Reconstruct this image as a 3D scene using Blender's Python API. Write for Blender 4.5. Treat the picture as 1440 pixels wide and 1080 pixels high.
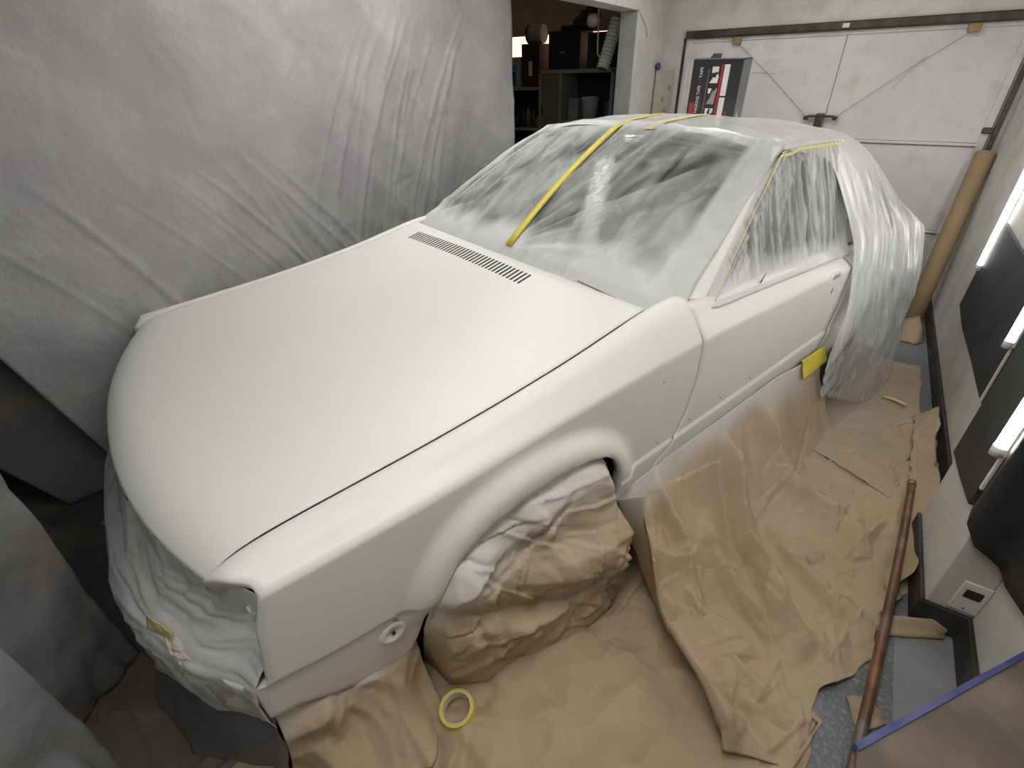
import bpy, bmesh, math, random
import numpy as np
from mathutils import Matrix, Vector

for o in list(bpy.data.objects):
    bpy.data.objects.remove(o, do_unlink=True)
scene = bpy.context.scene
COL = scene.collection
R = math.radians

# ------------------------------------------------------------------ camera
cam_d = bpy.data.cameras.new('camera')
cam_d.sensor_width = 36.0
cam_d.lens = 687.08 / 1440 * 36
cam_d.clip_start = 0.02
cam = bpy.data.objects.new('camera', cam_d)
COL.objects.link(cam)
cam.matrix_world = (Matrix.Translation((0, 0, 1.4806)) @ Matrix.Rotation(R(34.636), 4, 'Z')
                    @ Matrix.Rotation(R(90 - 32.134), 4, 'X') @ Matrix.Rotation(R(-1.457), 4, 'Z'))
scene.camera = cam

# ------------------------------------------------------------------ world, exposure
w = bpy.data.worlds.new('world'); scene.world = w
w.use_nodes = True
w.node_tree.nodes['Background'].inputs[0].default_value = (0.55, 0.6, 0.7, 1)
w.node_tree.nodes['Background'].inputs[1].default_value = 0.15
vs = scene.view_settings
vs.view_transform = 'Standard'
vs.look = 'None'
vs.gamma = 1.0
vs.use_curve_mapping = False
vs.exposure = -0.07

# ceiling batten lamps of the garage, plus an added third to brighten the door end (fixtures are built further down)
LAMPS = [((-1.62, 1.95, 2.185), 1.5, 0.0, 12.5), ((-0.20, 0.40, 2.185), 1.5, 0.0, 13.5), ((-0.55, 3.35, 2.185), 1.2, 90.0, 9)]
for (lx, ly, lz), ln, rz, pw in LAMPS:
    a = bpy.data.lights.new('batten_light', 'AREA')
    a.shape = 'RECTANGLE'; a.size = 0.16; a.size_y = ln; a.energy = pw
    a.color = (1.0, 0.985, 0.955)
    o = bpy.data.objects.new('batten_light', a); COL.objects.link(o)
    o.location = (lx, ly, lz - 0.045); o.rotation_euler = (0, 0, R(rz))

# ------------------------------------------------------------------ helpers
def tag(o, label=None, cat=None, group=None, kind=None):
    if label: o['label'] = label
    if cat: o['category'] = cat
    if group: o['group'] = group
    if kind: o['kind'] = kind
    return o

def empty(name, loc=(0, 0, 0), rz=0.0):
    o = bpy.data.objects.new(name, None); COL.objects.link(o)
    o.empty_display_size = 0.1
    o.location = loc; o.rotation_euler = (0, 0, rz)
    return o

def link(name, me, mat, parent=None):
    o = bpy.data.objects.new(name, me); COL.objects.link(o)
    if mat is not None and len(me.materials) == 0: me.materials.append(mat)
    if parent: o.parent = parent
    return o

def from_bm(name, bm, mat, parent=None, smooth=False):
    bmesh.ops.recalc_face_normals(bm, faces=bm.faces)
    me = bpy.data.meshes.new(name); bm.to_mesh(me); bm.free()
    if smooth:
        me.polygons.foreach_set('use_smooth', [True] * len(me.polygons))
    return link(name, me, mat, parent)

def box_bm(bm, a, b, bev=0.0):
    a = Vector(a); b = Vector(b)
    r = bmesh.ops.create_cube(bm, size=1)
    c = (a + b) / 2; d = b - a
    for v in r['verts']:
        v.co = Vector((v.co.x * d.x, v.co.y * d.y, v.co.z * d.z)) + c
    if bev > 0:
        es = list({e for v in r['verts'] for e in v.link_edges})
        bmesh.ops.bevel(bm, geom=es, offset=bev, segments=2, affect='EDGES', profile=.5)
    return r

def box(name, a, b, mat, parent=None, bev=0.0):
    bm = bmesh.new(); box_bm(bm, a, b, bev)
    return from_bm(name, bm, mat, parent)

def cyl_bm(bm, p, q, r, seg=16, r2=None, caps=True):
    p = Vector(p); q = Vector(q); d = q - p
    M = Matrix.Translation((p + q) / 2) @ d.to_track_quat('Z', 'Y').to_matrix().to_4x4()
    bmesh.ops.create_cone(bm, cap_ends=caps, cap_tris=False, segments=seg, radius1=r, radius2=r if r2 is None else r2, depth=d.length, matrix=M)

def cyl(name, p, q, r, mat, parent=None, seg=16, r2=None):
    bm = bmesh.new(); cyl_bm(bm, p, q, r, seg, r2)
    o = from_bm(name, bm, mat, parent)
    for f in o.data.polygons:
        f.use_smooth = len(f.vertices) == 4
    return o

def tube(name, pts, r, mat, parent=None, seg=8):
    bm = bmesh.new()
    P = [Vector(p) for p in pts]; rings = []
    for i, p in enumerate(P):
        t = (P[min(i + 1, len(P) - 1)] - P[max(i - 1, 0)]).normalized()
        x = t.orthogonal().normalized() if i == 0 else (x - t * x.dot(t)).normalized()
        y = t.cross(x)
        rr = r[i] if isinstance(r, (list, tuple)) else r
        rings.append([bm.verts.new(p + (x * math.cos(k * 2 * math.pi / seg) + y * math.sin(k * 2 * math.pi / seg)) * rr) for k in range(seg)])
    for a, b in zip(rings, rings[1:]):
        for k in range(seg):
            bm.faces.new((a[k], a[(k + 1) % seg], b[(k + 1) % seg], b[k]))
    bm.faces.new(rings[0][::-1]); bm.faces.new(rings[-1])
    return from_bm(name, bm, mat, parent, True)

def lathe(name, prof, mat, parent=None, seg=24, loc=(0, 0, 0)):
    bm = bmesh.new(); rings = []
    for r, z in prof:
        rings.append([bm.verts.new((max(r, 1e-4) * math.cos(k * 2 * math.pi / seg) + loc[0], max(r, 1e-4) * math.sin(k * 2 * math.pi / seg) + loc[1], z + loc[2])) for k in range(seg)])
    for a, b in zip(rings, rings[1:]):
        for k in range(seg):
            bm.faces.new((a[k], a[(k + 1) % seg], b[(k + 1) % seg], b[k]))
    bmesh.ops.remove_doubles(bm, verts=bm.verts, dist=2e-4)
    return from_bm(name, bm, mat, parent, True)

def grid(name, P, mat, parent=None, thick=0.0, attrs=None, mask=None, offset=0.0, closed=False):
    """one sheet from an array of points (nu, nv, 3); optional per-vertex attributes, thickness and face mask"""
    P = np.asarray(P, float); nu, nv = P.shape[:2]
    i, j = np.meshgrid(np.arange(nu - 1), np.arange(nv - 1), indexing='ij')
    F = np.stack([i * nv + j, (i + 1) * nv + j, (i + 1) * nv + j + 1, i * nv + j + 1], -1).reshape(-1, 4)
    if mask is not None:
        F = F[np.asarray(mask).reshape(-1)]
    me = bpy.data.meshes.new(name)
    me.from_pydata(P.reshape(-1, 3).tolist(), [], F.tolist())
    for k, A in (attrs or {}).items():
        at = me.attributes.new(k, 'FLOAT', 'POINT')
        at.data.foreach_set('value', np.broadcast_to(np.asarray(A, np.float32), (nu, nv)).reshape(-1).astype(np.float32))
    bm = bmesh.new(); bm.from_mesh(me)
    bmesh.ops.remove_doubles(bm, verts=bm.verts, dist=1e-5)
    loose = [v for v in bm.verts if not v.link_faces]
    if loose: bmesh.ops.delete(bm, geom=loose, context='VERTS')
    bm.to_mesh(me); bm.free()
    me.polygons.foreach_set('use_smooth', [True] * len(me.polygons))
    o = link(name, me, mat, parent)
    if thick:
        m = o.modifiers.new('thickness', 'SOLIDIFY'); m.thickness = thick; m.offset = offset
    return o

def sm(a, b, x):
    t = np.clip((np.asarray(x, float) - a) / (b - a), 0, 1); return t * t * (3 - 2 * t)

def ip(x, pts):
    xs, ys = zip(*pts); return np.interp(x, xs, ys)

def ips(x, pts, n=5, h=0.03):
    """interp smoothed by a small box filter"""
    return sum(ip(np.asarray(x) + d, pts) for d in np.linspace(-h, h, n)) / n

def vn(x, y, seed=0):
    """2-D value noise, -1..1"""
    x = np.asarray(x, float); y = np.asarray(y, float)
    xi = np.floor(x).astype(np.int64); yi = np.floor(y).astype(np.int64)
    fx = x - xi; fy = y - yi
    fx = fx * fx * fx * (fx * (fx * 6 - 15) + 10); fy = fy * fy * fy * (fy * (fy * 6 - 15) + 10)
    def h(a, b):
        n = (a * 374761393 + b * 668265263 + seed * 982451653) & 0x7fffffff
        n = ((n ^ (n >> 13)) * 1274126177) & 0x7fffffff
        return ((n ^ (n >> 16)) & 0xffff) / 32767.5 - 1
    return (h(xi, yi) * (1 - fx) + h(xi + 1, yi) * fx) * (1 - fy) + (h(xi, yi + 1) * (1 - fx) + h(xi + 1, yi + 1) * fx) * fy

def crumple(x, y, seed=0, n=70, size=(.06, .3), amp=1.0, box4=None):
    """crushed-paper relief: many short straight creases, each a tent-shaped fold"""
    rng = np.random.RandomState(seed)
    x = np.asarray(x, float); y = np.asarray(y, float)
    if box4 is None: box4 = (x.min(), x.max(), y.min(), y.max())
    h = np.zeros_like(x)
    for k in range(n):
        cx = rng.uniform(box4[0], box4[1]); cy = rng.uniform(box4[2], box4[3])
        a = rng.uniform(0, math.pi); L = rng.uniform(*size); wd = L * rng.uniform(.12, .35)
        u = (x - cx) * math.cos(a) + (y - cy) * math.sin(a); v = -(x - cx) * math.sin(a) + (y - cy) * math.cos(a)
        v = v + .12 * u * u / L * rng.uniform(-1, 1)
        s = rng.choice([-1, 1]) * rng.uniform(.4, 1) * wd
        side = np.where(v > 0, wd, wd * rng.uniform(.4, 2.2))
        h += s * np.clip(1 - np.abs(v) / side, 0, 1) * np.clip(1 - (u / L) ** 2, 0, 1)
    return h * amp

def pinches(x, y, seed, n, length=(.06, .35), width=(.005, .012), height=(.002, .007), box4=None):
    """sharp fold lines: narrow ridges left where paper was creased"""
    rng = np.random.RandomState(seed); h = np.zeros_like(x)
    b4 = box4 or (x.min(), x.max(), y.min(), y.max())
    for k in range(n):
        cx = rng.uniform(b4[0], b4[1]); cy = rng.uniform(b4[2], b4[3]); a = rng.uniform(0, math.pi)
        L = rng.uniform(*length); wd = rng.uniform(*width); hh = rng.uniform(*height) * rng.choice([-1, 1, 1])
        u = (x - cx) * math.cos(a) + (y - cy) * math.sin(a); v = -(x - cx) * math.sin(a) + (y - cy) * math.cos(a)
        v = v + rng.uniform(-.5, .5) * u * u
        h += hh * (np.clip(1 - np.abs(v) / wd, 0, 1) + .8 * np.clip(1 - np.abs(v) / (5 * wd), 0, 1) * np.sign(v)) * np.clip(1 - (u / L) ** 2, 0, 1)
    return h

def ribbon(name, pts, nrm, width, mat, parent=None, thick=0.0012, seed=0):
    """a strip of tape along pts, lying in the surface with the given normals"""
    P = [Vector(p) for p in pts]; A = []
    for i, p in enumerate(P):
        t = (P[min(i + 1, len(P) - 1)] - P[max(i - 1, 0)]).normalized()
        n = Vector(nrm[i] if isinstance(nrm[0], (tuple, list, Vector)) else nrm).normalized()
        b = t.cross(n).normalized()
        wd = width[i] if isinstance(width, (list, tuple)) else width
        A.append([list(p + b * wd * (k / 2 - .5) + n * (.0015 * (k == 1))) for k in range(3)])
    return grid(name, A, mat, parent, thick, offset=1)

# ------------------------------------------------------------------ materials
MATS = {}
def mat(name, rgb, rough=.6, var=None, scale=4.0, bump=0.0, bscale=60.0, metal=0.0, spec=.5, var2=None, scale2=30.0, amt2=.3):
    if name in MATS: return MATS[name]
    m = bpy.data.materials.new(name); m.use_nodes = True
    nt = m.node_tree; N = nt.nodes; L = nt.links; b = N['Principled BSDF']
    b.inputs['Base Color'].default_value = (*rgb, 1); b.inputs['Roughness'].default_value = rough
    b.inputs['Metallic'].default_value = metal; b.inputs['Specular IOR Level'].default_value = spec
    tc = N.new('ShaderNodeTexCoord')
    col = None
    def noise(sc, det=6):
        n = N.new('ShaderNodeTexNoise'); n.inputs['Scale'].default_value = sc; n.inputs['Detail'].default_value = det
        L.new(tc.outputs['Object'], n.inputs['Vector']); return n
    def mixc(fac, a, bb):
        x = N.new('ShaderNodeMix'); x.data_type = 'RGBA'
        L.new(fac, x.inputs['Factor'])
        if isinstance(a, tuple): x.inputs['A'].default_value = (*a, 1)
        else: L.new(a, x.inputs['A'])
        x.inputs['B'].default_value = (*bb, 1)
        return x.outputs['Result']
    def ramp(src, lo, hi):
        r = N.new('ShaderNodeMapRange'); r.inputs['From Min'].default_value = lo; r.inputs['From Max'].default_value = hi
        L.new(src, r.inputs['Value']); return r.outputs['Result']
    if var:
        col = mixc(ramp(noise(scale).outputs['Fac'], .38, .62), rgb, var)
    if var2:
        f = ramp(noise(scale2, 8).outputs['Fac'], .5, .5 + amt2)
        col = mixc(f, col if col else rgb, var2)
    if col: L.new(col, b.inputs['Base Color'])
    if bump:
        bp = N.new('ShaderNodeBump'); bp.inputs['Strength'].default_value = bump; bp.inputs['Distance'].default_value = .004
        L.new(noise(bscale, 4).outputs['Fac'], bp.inputs['Height']); L.new(bp.outputs['Normal'], b.inputs['Normal'])
    MATS[name] = m
    return m

def mat_spray(name, rgb, var, paint, rough=.75, bump=.25, bscale=35.0):
    """kraft paper with overspray held in the 'spray' attribute"""
    m = mat(name, rgb, rough, var, 3.0, bump, bscale)
    nt = m.node_tree; N = nt.nodes; L = nt.links; b = N['Principled BSDF']
    src = b.inputs['Base Color'].links[0].from_socket
    at = N.new('ShaderNodeAttribute'); at.attribute_name = 'spray'
    x = N.new('ShaderNodeMix'); x.data_type = 'RGBA'
    L.new(at.outputs['Fac'], x.inputs['Factor']); L.new(src, x.inputs['A']); x.inputs['B'].default_value = (*paint, 1)
    L.new(x.outputs['Result'], b.inputs['Base Color'])
    return m

def mat_film(name, rgb, base=.35, rough=.2, streak=(6, 60, 6), transl=.35, bump=.3, lo=.35, hi=.7, amt=.35):
    """thin masking film: part see-through, milky where dense or sprayed ('dens' attribute)"""
    m = bpy.data.materials.new(name); m.use_nodes = True
    nt = m.node_tree; N = nt.nodes; L = nt.links; b = N['Principled BSDF']; out = N['Material Output']
    b.inputs['Base Color'].default_value = (*rgb, 1); b.inputs['Roughness'].default_value = rough
    tr = N.new('ShaderNodeBsdfTransparent'); tl = N.new('ShaderNodeBsdfTranslucent'); tl.inputs['Color'].default_value = (*rgb, 1)
    mx = N.new('ShaderNodeMixShader'); mx.inputs[0].default_value = transl
    L.new(b.outputs[0], mx.inputs[1]); L.new(tl.outputs[0], mx.inputs[2])
    tc = N.new('ShaderNodeTexCoord'); mp = N.new('ShaderNodeMapping'); mp.inputs['Scale'].default_value = streak
    L.new(tc.outputs['Object'], mp.inputs['Vector'])
    n = N.new('ShaderNodeTexNoise'); n.inputs['Scale'].default_value = 1.0; n.inputs['Detail'].default_value = 5; n.inputs['Distortion'].default_value = .6
    L.new(mp.outputs[0], n.inputs['Vector'])
    r = N.new('ShaderNodeMapRange'); r.inputs['From Min'].default_value = lo; r.inputs['From Max'].default_value = hi
    r.inputs['To Min'].default_value = base; r.inputs['To Max'].default_value = base + amt
    L.new(n.outputs['Fac'], r.inputs['Value'])
    at = N.new('ShaderNodeAttribute'); at.attribute_name = 'dens'
    ad = N.new('ShaderNodeMath'); ad.operation = 'ADD'; ad.use_clamp = True
    L.new(r.outputs[0], ad.inputs[0]); L.new(at.outputs['Fac'], ad.inputs[1])
    m2 = N.new('ShaderNodeMixShader')
    L.new(ad.outputs[0], m2.inputs[0]); L.new(tr.outputs[0], m2.inputs[1]); L.new(mx.outputs[0], m2.inputs[2])
    L.new(m2.outputs[0], out.inputs['Surface'])
    if bump:
        bp = N.new('ShaderNodeBump'); bp.inputs['Strength'].default_value = bump; bp.inputs['Distance'].default_value = .01
        L.new(n.outputs['Fac'], bp.inputs['Height']); L.new(bp.outputs['Normal'], b.inputs['Normal'])
    return m

def mat_emit(name, rgb, st):
    m = bpy.data.materials.new(name); m.use_nodes = True
    b = m.node_tree.nodes['Principled BSDF']
    b.inputs['Base Color'].default_value = (*rgb, 1)
    b.inputs['Emission Color'].default_value = (*rgb, 1); b.inputs['Emission Strength'].default_value = st
    return m

M_wall = mat('white_wall_paint', (.66, .65, .62), .8, (.56, .55, .52), 2.5, .3, 40, var2=(.40, .39, .37), scale2=7, amt2=.45)
M_door = mat('garage_door_paint', (.68, .67, .66), .55, (.60, .59, .58), 1.6, .08, 30, var2=(.45, .42, .38), scale2=9, amt2=.5)
M_seam = mat('door_seam_grey', (.33, .32, .31), .7, (.2, .19, .18), 20)  # darker grey for the strips under the door ridges and the plate holes
M_rail = mat('dark_rail_steel', (.035, .033, .03), .45, (.08, .06, .045), 12, .1, 60, metal=.5)
M_black = mat('flat_black', (.012, .012, .013), .6, (.02, .02, .022), 8)
M_floor = mat('grey_floor_paint', (.20, .205, .21), .55, (.15, .155, .16), 3, .15, 80, var2=(.36, .36, .355), scale2=90, amt2=.3)
M_floor_shade = mat('shaded_dark_floor', (.10, .098, .094), .8, (.065, .063, .06), 4, .25, 60, var2=(.2, .17, .13), scale2=6, amt2=.4)  # shade of the unlit left corner put into a darker floor colour
M_base = mat('charcoal_baseboard_paint', (.022, .023, .023), .6, (.05, .05, .048), 9, .2, 50)
M_ceil = mat('ceiling_paint', (.62, .61, .59), .85, (.52, .51, .49), 2)
M_conc = mat('grey_post_paint', (.40, .395, .38), .8, (.31, .305, .29), 5, .3, 40)
M_paint = mat('white_primer', (.83, .825, .80), .42, (.81, .805, .78), 1.2, .05, 420, spec=.4)
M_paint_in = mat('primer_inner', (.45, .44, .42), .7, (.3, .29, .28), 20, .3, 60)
M_gapdark = mat('shut_gap_dark', (.03, .03, .03), .8, (.05, .05, .05), 30)
M_dark = mat('interior_dark', (.03, .03, .032), .8, (.05, .05, .052), 8)
M_seat = mat('seat_cloth', (.07, .065, .06), .9, (.1, .09, .085), 20, .2, 80)
M_dash = mat('dashboard_vinyl', (.22, .17, .13), .7, (.27, .21, .17), 8)
M_rubber = mat('tyre_rubber', (.02, .02, .02), .8, (.035, .035, .033), 20)
M_steel = mat('wheel_steel', (.3, .3, .3), .4, (.22, .22, .22), 12, metal=.7)
M_glass = None
def glass():
    m = bpy.data.materials.new('tinted_glass'); m.use_nodes = True
    nt = m.node_tree; N = nt.nodes; L = nt.links
    g = N.new('ShaderNodeBsdfGlossy'); g.inputs['Roughness'].default_value = .12; g.inputs['Color'].default_value = (.8, .85, .85, 1)
    t = N.new('ShaderNodeBsdfTransparent'); t.inputs['Color'].default_value = (.74, .77, .765, 1)
    f = N.new('ShaderNodeFresnel'); f.inputs['IOR'].default_value = 1.45
    x = N.new('ShaderNodeMixShader')
    L.new(f.outputs[0], x.inputs[0]); L.new(t.outputs[0], x.inputs[1]); L.new(g.outputs[0], x.inputs[2])
    L.new(x.outputs[0], N['Material Output'].inputs['Surface'])
    return m
M_glass = glass()
M_kraft = mat_spray('kraft_paper', (.49, .375, .245), (.44, .332, .212), (.66, .645, .62))
M_kraft2 = mat_spray('kraft_paper_dusty', (.47, .375, .262), (.42, .33, .222), (.60, .58, .55))
M_film = mat_film('clear_masking_film', (.86, .865, .86), .13, .18, (7, 30, 7), .10, .35, amt=.28)
M_film_wind = mat_film('windscreen_film', (.82, .83, .82), .12, .55, (14, 5, 8), .25, .35, amt=.26)
M_film_side = mat_film('pleated_side_film', (.80, .80, .79), .08, .22, (1, 38, 2.0), .25, .35, amt=.50)
M_film_nose = mat_film('milky_nose_film', (.84, .84, .85), .62, .28, (14, 14, 14), .12, .3, amt=.25)
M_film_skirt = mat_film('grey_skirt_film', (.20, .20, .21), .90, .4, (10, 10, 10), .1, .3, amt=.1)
M_tarp = mat('grey_dust_sheet', (.33, .325, .32), .42, (.29, .285, .295), 3.2, 1.0, 26, var2=(.38, .375, .365), scale2=9, amt2=.4)
M_tarp2 = mat('grey_dust_sheet_soiled_shaded', (.20, .196, .196), .55, (.18, .175, .175), 3, .6, 24, var2=(.30, .26, .21), scale2=5, amt2=.4)  # soiled blotches; base grey darkened for shade in the left corner
M_tarp3 = mat('grey_dust_sheet_crinkled', (.21, .21, .215), .45, (.17, .17, .175), 4, .9, 22)  # base grey also lowered to carry the lower-left shade
M_tape = mat('yellow_masking_tape', (.78, .65, .07), .5, (.72, .60, .09), 18, .2, 90)
M_tape_pale = mat('pale_yellow_tape', (.78, .70, .25), .5, (.74, .68, .34), 14, .2, 90)
M_tape_core = mat('tape_core_card', (.70, .66, .52), .8, (.6, .56, .44), 30)
M_card = mat('brown_card', (.34, .235, .125), .75, (.29, .20, .105), 6, .2, 50)
M_copper = mat('rusty_copper_pipe', (.30, .14, .075), .45, (.14, .085, .06), 16, .3, 60, metal=.55, var2=(.22, .21, .20), scale2=10, amt2=.25)
M_foam = mat('black_foam_panel', (.018, .018, .019), .7, (.03, .03, .031), 6, .25, 70)
M_white_plastic = mat('white_plastic', (.72, .71, .67), .4, (.66, .65, .61), 6)
M_tube = mat_emit('lit_tube', (1.0, .97, .92), 7.0)
M_walltube = mat_emit('lit_wall_tube', (1.0, .98, .96), 22.0)
M_ply = mat('stained_plywood', (.20, .15, .115), .5, (.13, .10, .08), 5, .2, 50, var2=(.32, .28, .24), scale2=9, amt2=.5)
M_blue = mat('blue_edging', (.05, .065, .21), .5, (.11, .12, .27), 14, .1, 60)
M_red = mat('red_print', (.42, .02, .03), .4, (.36, .02, .03), 20)
M_whiteprint = mat('white_print', (.78, .77, .74), .4, (.72, .71, .69), 20)
M_greyprint = mat('grey_print', (.25, .25, .25), .4, (.3, .3, .3), 20)
M_boxblack = mat('black_box_card', (.018, .018, .02), .35, (.026, .026, .028), 10)
M_boxside = mat('grey_box_side', (.12, .12, .125), .4, (.18, .18, .185), 5)

# ------------------------------------------------------------------ the setting
XW, YB, ZC = 0.63, 4.5, 2.25
def struct(o): return tag(o, kind='structure')
struct(box('floor', (-4.4, -1.8, -.06), (.9, 6.1, 0), M_floor))
struct(box('ceiling', (-4.4, -1.8, ZC), (.9, 6.1, ZC + .06), M_ceil))
struct(box('wall_right', (XW, -1.8, 0), (XW + .12, YB + .12, ZC), M_wall))
struct(box('wall_right_pilaster', (.517, 1.452, 0), (XW, 1.865, ZC), M_wall, bev=.004))
struct(box('wall_front', (-4.4, -1.8, 0), (XW, -1.7, ZC), M_wall))
struct(box('wall_far_left', (-4.4, -1.7, 0), (-4.3, 6.0, ZC), M_wall))
struct(box('wall_bay_back', (-4.3, 5.95, 0), (-1.7, 6.05, ZC), M_conc))
struct(box('wall_left_stub', (-1.70, 3.9, 0), (-1.58, 5.95, ZC), M_wall, bev=.004))
# dark painted plinth along the right wall
bm = bmesh.new()
box_bm(bm, (XW - .014, 1.865, 0), (XW, YB, .095), .003)
struct(from_bm('baseboard_right', bm, M_base))
bm = bmesh.new()
box_bm(bm, (.517 - .012, 1.44, 0), (.517, 1.865, .10), .003)
box_bm(bm, (.517 - .012, 1.438, 0), (XW, 1.452, .10), .003)
box_bm(bm, (XW - .014, -1.7, 0), (XW, 1.438, .10), .003)
struct(from_bm('baseboard_pilaster', bm, M_base))
struct(box('trim_1', (.47, -1.7, 0), (XW - .014, 1.43, .0015), mat('pale_floor_edge', (.30, .30, .305), .6, (.25, .25, .255), 9)))
# beam over the open left side
struct(box('trim_2', (-1.72, 2.85, 1.842), (-1.58, 3.9, ZC), M_wall, bev=.004))
# grey front face of the stub wall
struct(box('trim_3', (-1.702, 3.885, 0), (-1.582, 3.9, 1.84), M_conc, bev=.002))
# back wall round the garage door
DX0, DX1, DZ = -1.40, .575, 1.70
bm = bmesh.new()
box_bm(bm, (-1.58, YB, 0), (DX0, YB + .12, ZC))
box_bm(bm, (DX1, YB, 0), (XW, YB + .12, ZC))
box_bm(bm, (DX0, YB, DZ + .04), (DX1, YB + .12, ZC))
struct(from_bm('wall_back', bm, M_wall))

# garage door with pressed panels
door = struct(empty('door_1', ((DX0 + DX1) / 2, YB + .03, 0)))
def dpart(name, a, b, m, bev=0.0):
    o = box(name, (a[0] - (DX0 + DX1) / 2, a[1] - YB - .03, a[2]), (b[0] - (DX0 + DX1) / 2, b[1] - YB - .03, b[2]), m, None, bev)
    o.parent = door
    return o
xm = -.36
zz = [0.01, .498, 1.052, DZ]
for k in range(3):
    segs = [(DX0 + .02, xm - .0015), (xm + .0015, DX1 - .02)] if k == 2 else [(DX0 + .02, DX1 - .02)]
    for a, b in segs:
        dpart('door_panel', (a, YB + .028, zz[k] + .006), (b, YB + .05, zz[k + 1] - .006), M_door, .004)
for z in zz[1:3]:
    dpart('panel_ridge', (DX0 + .02, YB + .012, z - .012), (DX1 - .02, YB + .03, z + .005), M_door, .005)
    dpart('panel_joint', (DX0 + .02, YB + .026, z - .02), (DX1 - .02, YB + .03, z - .012), M_seam)
for x0, x1 in ((DX0 - .005, DX0 + .03), (DX1 - .045, DX1 - .005)):
    dpart('door_stile', (x0, YB + .008, 0), (x1, YB + .045, DZ), M_door, .004)
dpart('door_top_flange', (DX0, YB + .012, DZ - .03), (DX1, YB + .035, DZ - .008), M_door, .003)
dpart('top_rail', (DX0 - .02, YB - .035, DZ - .004), (DX1 + .05, YB + .04, DZ + .042), M_rail, .006)
dpart('side_track', (DX1 + .002, YB - .03, .02), (DX1 + .030, YB + .02, DZ), M_rail, .004)
dpart('side_track', (DX0 - .035, YB - .01, .02), (DX0 - .015, YB + .02, DZ), M_rail, .003)
dpart('track_bracket', (DX1 - .05, YB - .012, 1.115), (DX1 + .01, YB + .012, 1.15), M_rail, .006)
for x in (-1.05, .29):
    dpart('cable_bracket', (x - .03, YB - .02, DZ - .055), (x + .03, YB + .02, DZ - .005), M_card, .008)
dpart('rail_clip', (-.40, YB - .045, DZ + .005), (-.36, YB - .03, DZ + .03), M_white_plastic, .003)
lk = dpart('lock_plate', (-.415, YB - .03, 1.11), (-.365, YB + .03, 1.215), M_rail, .006)
dpart('lock_arm', (-.47, YB - .02, 1.19), (-.41, YB + .0, 1.205), M_rail, .004)
dpart('lock_arm', (-.37, YB - .02, 1.19), (-.30, YB + .0, 1.205), M_rail, .004)
dpart('lock_knob', (-.49, YB - .03, 1.175), (-.46, YB + .01, 1.2), M_rail, .006)
dpart('lock_knob', (-.31, YB - .03, 1.175), (-.28, YB + .01, 1.2), M_rail, .006)
ox, oy = (DX0 + DX1) / 2, YB + .03
M_wire = mat('steel_wire', (.36, .35, .33), .5, (.3, .29, .28), 30, metal=.4)
for pts in ([(-.475, YB, 1.19), (-.78, YB, 1.45), (-1.04, YB, DZ - .05)], [(-.295, YB, 1.19), (0, YB, 1.44), (.28, YB, DZ - .05)],
            [(.11, YB, 1.535), (.08, YB - .01, 1.505), (.02, YB - .012, 1.42), (-.02, YB, 1.36)], [(-.9, YB - .01, 1.47), (-.74, YB - .005, 1.46)]):
    o = tube('door_cable', [(p[0] - ox, p[1] - oy + .01, p[2]) for p in pts], .0016, M_wire, door, 5)

# window in the far bay that lets warm daylight in
wn = struct(empty('window_1', (-3.35, 5.93, 1.75)))
box('window_pane', (-.85, 0, -.12), (.85, .012, .13), mat_emit('evening_window', (1.0, .62, .42), 2.2), wn)
for a, b in (((-.88, -.02, -.15), (.88, .02, -.12)), ((-.88, -.02, .13), (.88, .02, .16)), ((-.88, -.02, -.12), (-.85, .02, .13)), ((.85, -.02, -.12), (.88, .02, .13)), ((-.3, -.02, -.12), (-.27, .02, .13)), ((.3, -.02, -.12), (.33, .02, .13))):
    box('window_bar', a, b, M_conc, wn)

# ------------------------------------------------------------------ lamps
def batten(loc, ln, rz, lab):
    t = empty('ceiling_batten_lamp', (loc[0], loc[1], ZC), R(rz))
    box('housing', (-.05, -ln / 2 - .03, -.05), (.05, ln / 2 + .03, 0), M_white_plastic, t, .006)
    for sx in (-.03, .03):
        cyl('tube', (sx, -ln / 2, -.066), (sx, ln / 2, -.066), .013, M_tube, t, 12)
    tag(t, lab, 'lamp', 'ceiling battens')
batten(LAMPS[0][0], 1.5, 0, 'twin-tube ceiling batten lamp above the windscreen of the car')
batten(LAMPS[2][0], 1.2, 90, 'added twin-tube ceiling batten lamp brightening the garage door end')  # added lamp, lifts the back wall and door
batten(LAMPS[1][0], 1.5, 0, 'twin-tube ceiling batten lamp near the right wall')

def wall_tube(x, y, z0, ln, lab, tail=0.0):
    t = empty('wall_tube_lamp', (x, y, z0))
    o = cyl('glowing_tube', (-.018, 0, .022), (-.018, 0, ln), .0135, M_walltube, t, 14)
    cyl('end_cap', (-.018, 0, -.006), (-.018, 0, .022), .0155, M_white_plastic, t, 14)
    cyl('end_cap', (-.018, 0, ln), (-.018, 0, ln + .028), .0155, M_white_plastic, t, 14)
    box('mounting_rail', (-.008, -.014, 0), (0, .014, ln + .02), M_white_plastic, t, .002)
    if tail:
        box('cable_trunking', (-.008, -.007, -tail), (0, .007, -.006), M_white_plastic, t, .002)
    tag(t, lab, 'lamp', 'tube lamps on the right wall')
wall_tube(XW - .001, 3.33, .60, 1.15, 'lit vertical tube lamp on the white wall nearest the garage door')
wall_tube(XW - .016, 2.285, .62, 1.15, 'lit vertical tube lamp between two black panels on flat wall', .24)
wall_tube(.501, 1.50, .63, 1.15, 'lit vertical tube lamp on the wall pilaster corner', .12)

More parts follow.
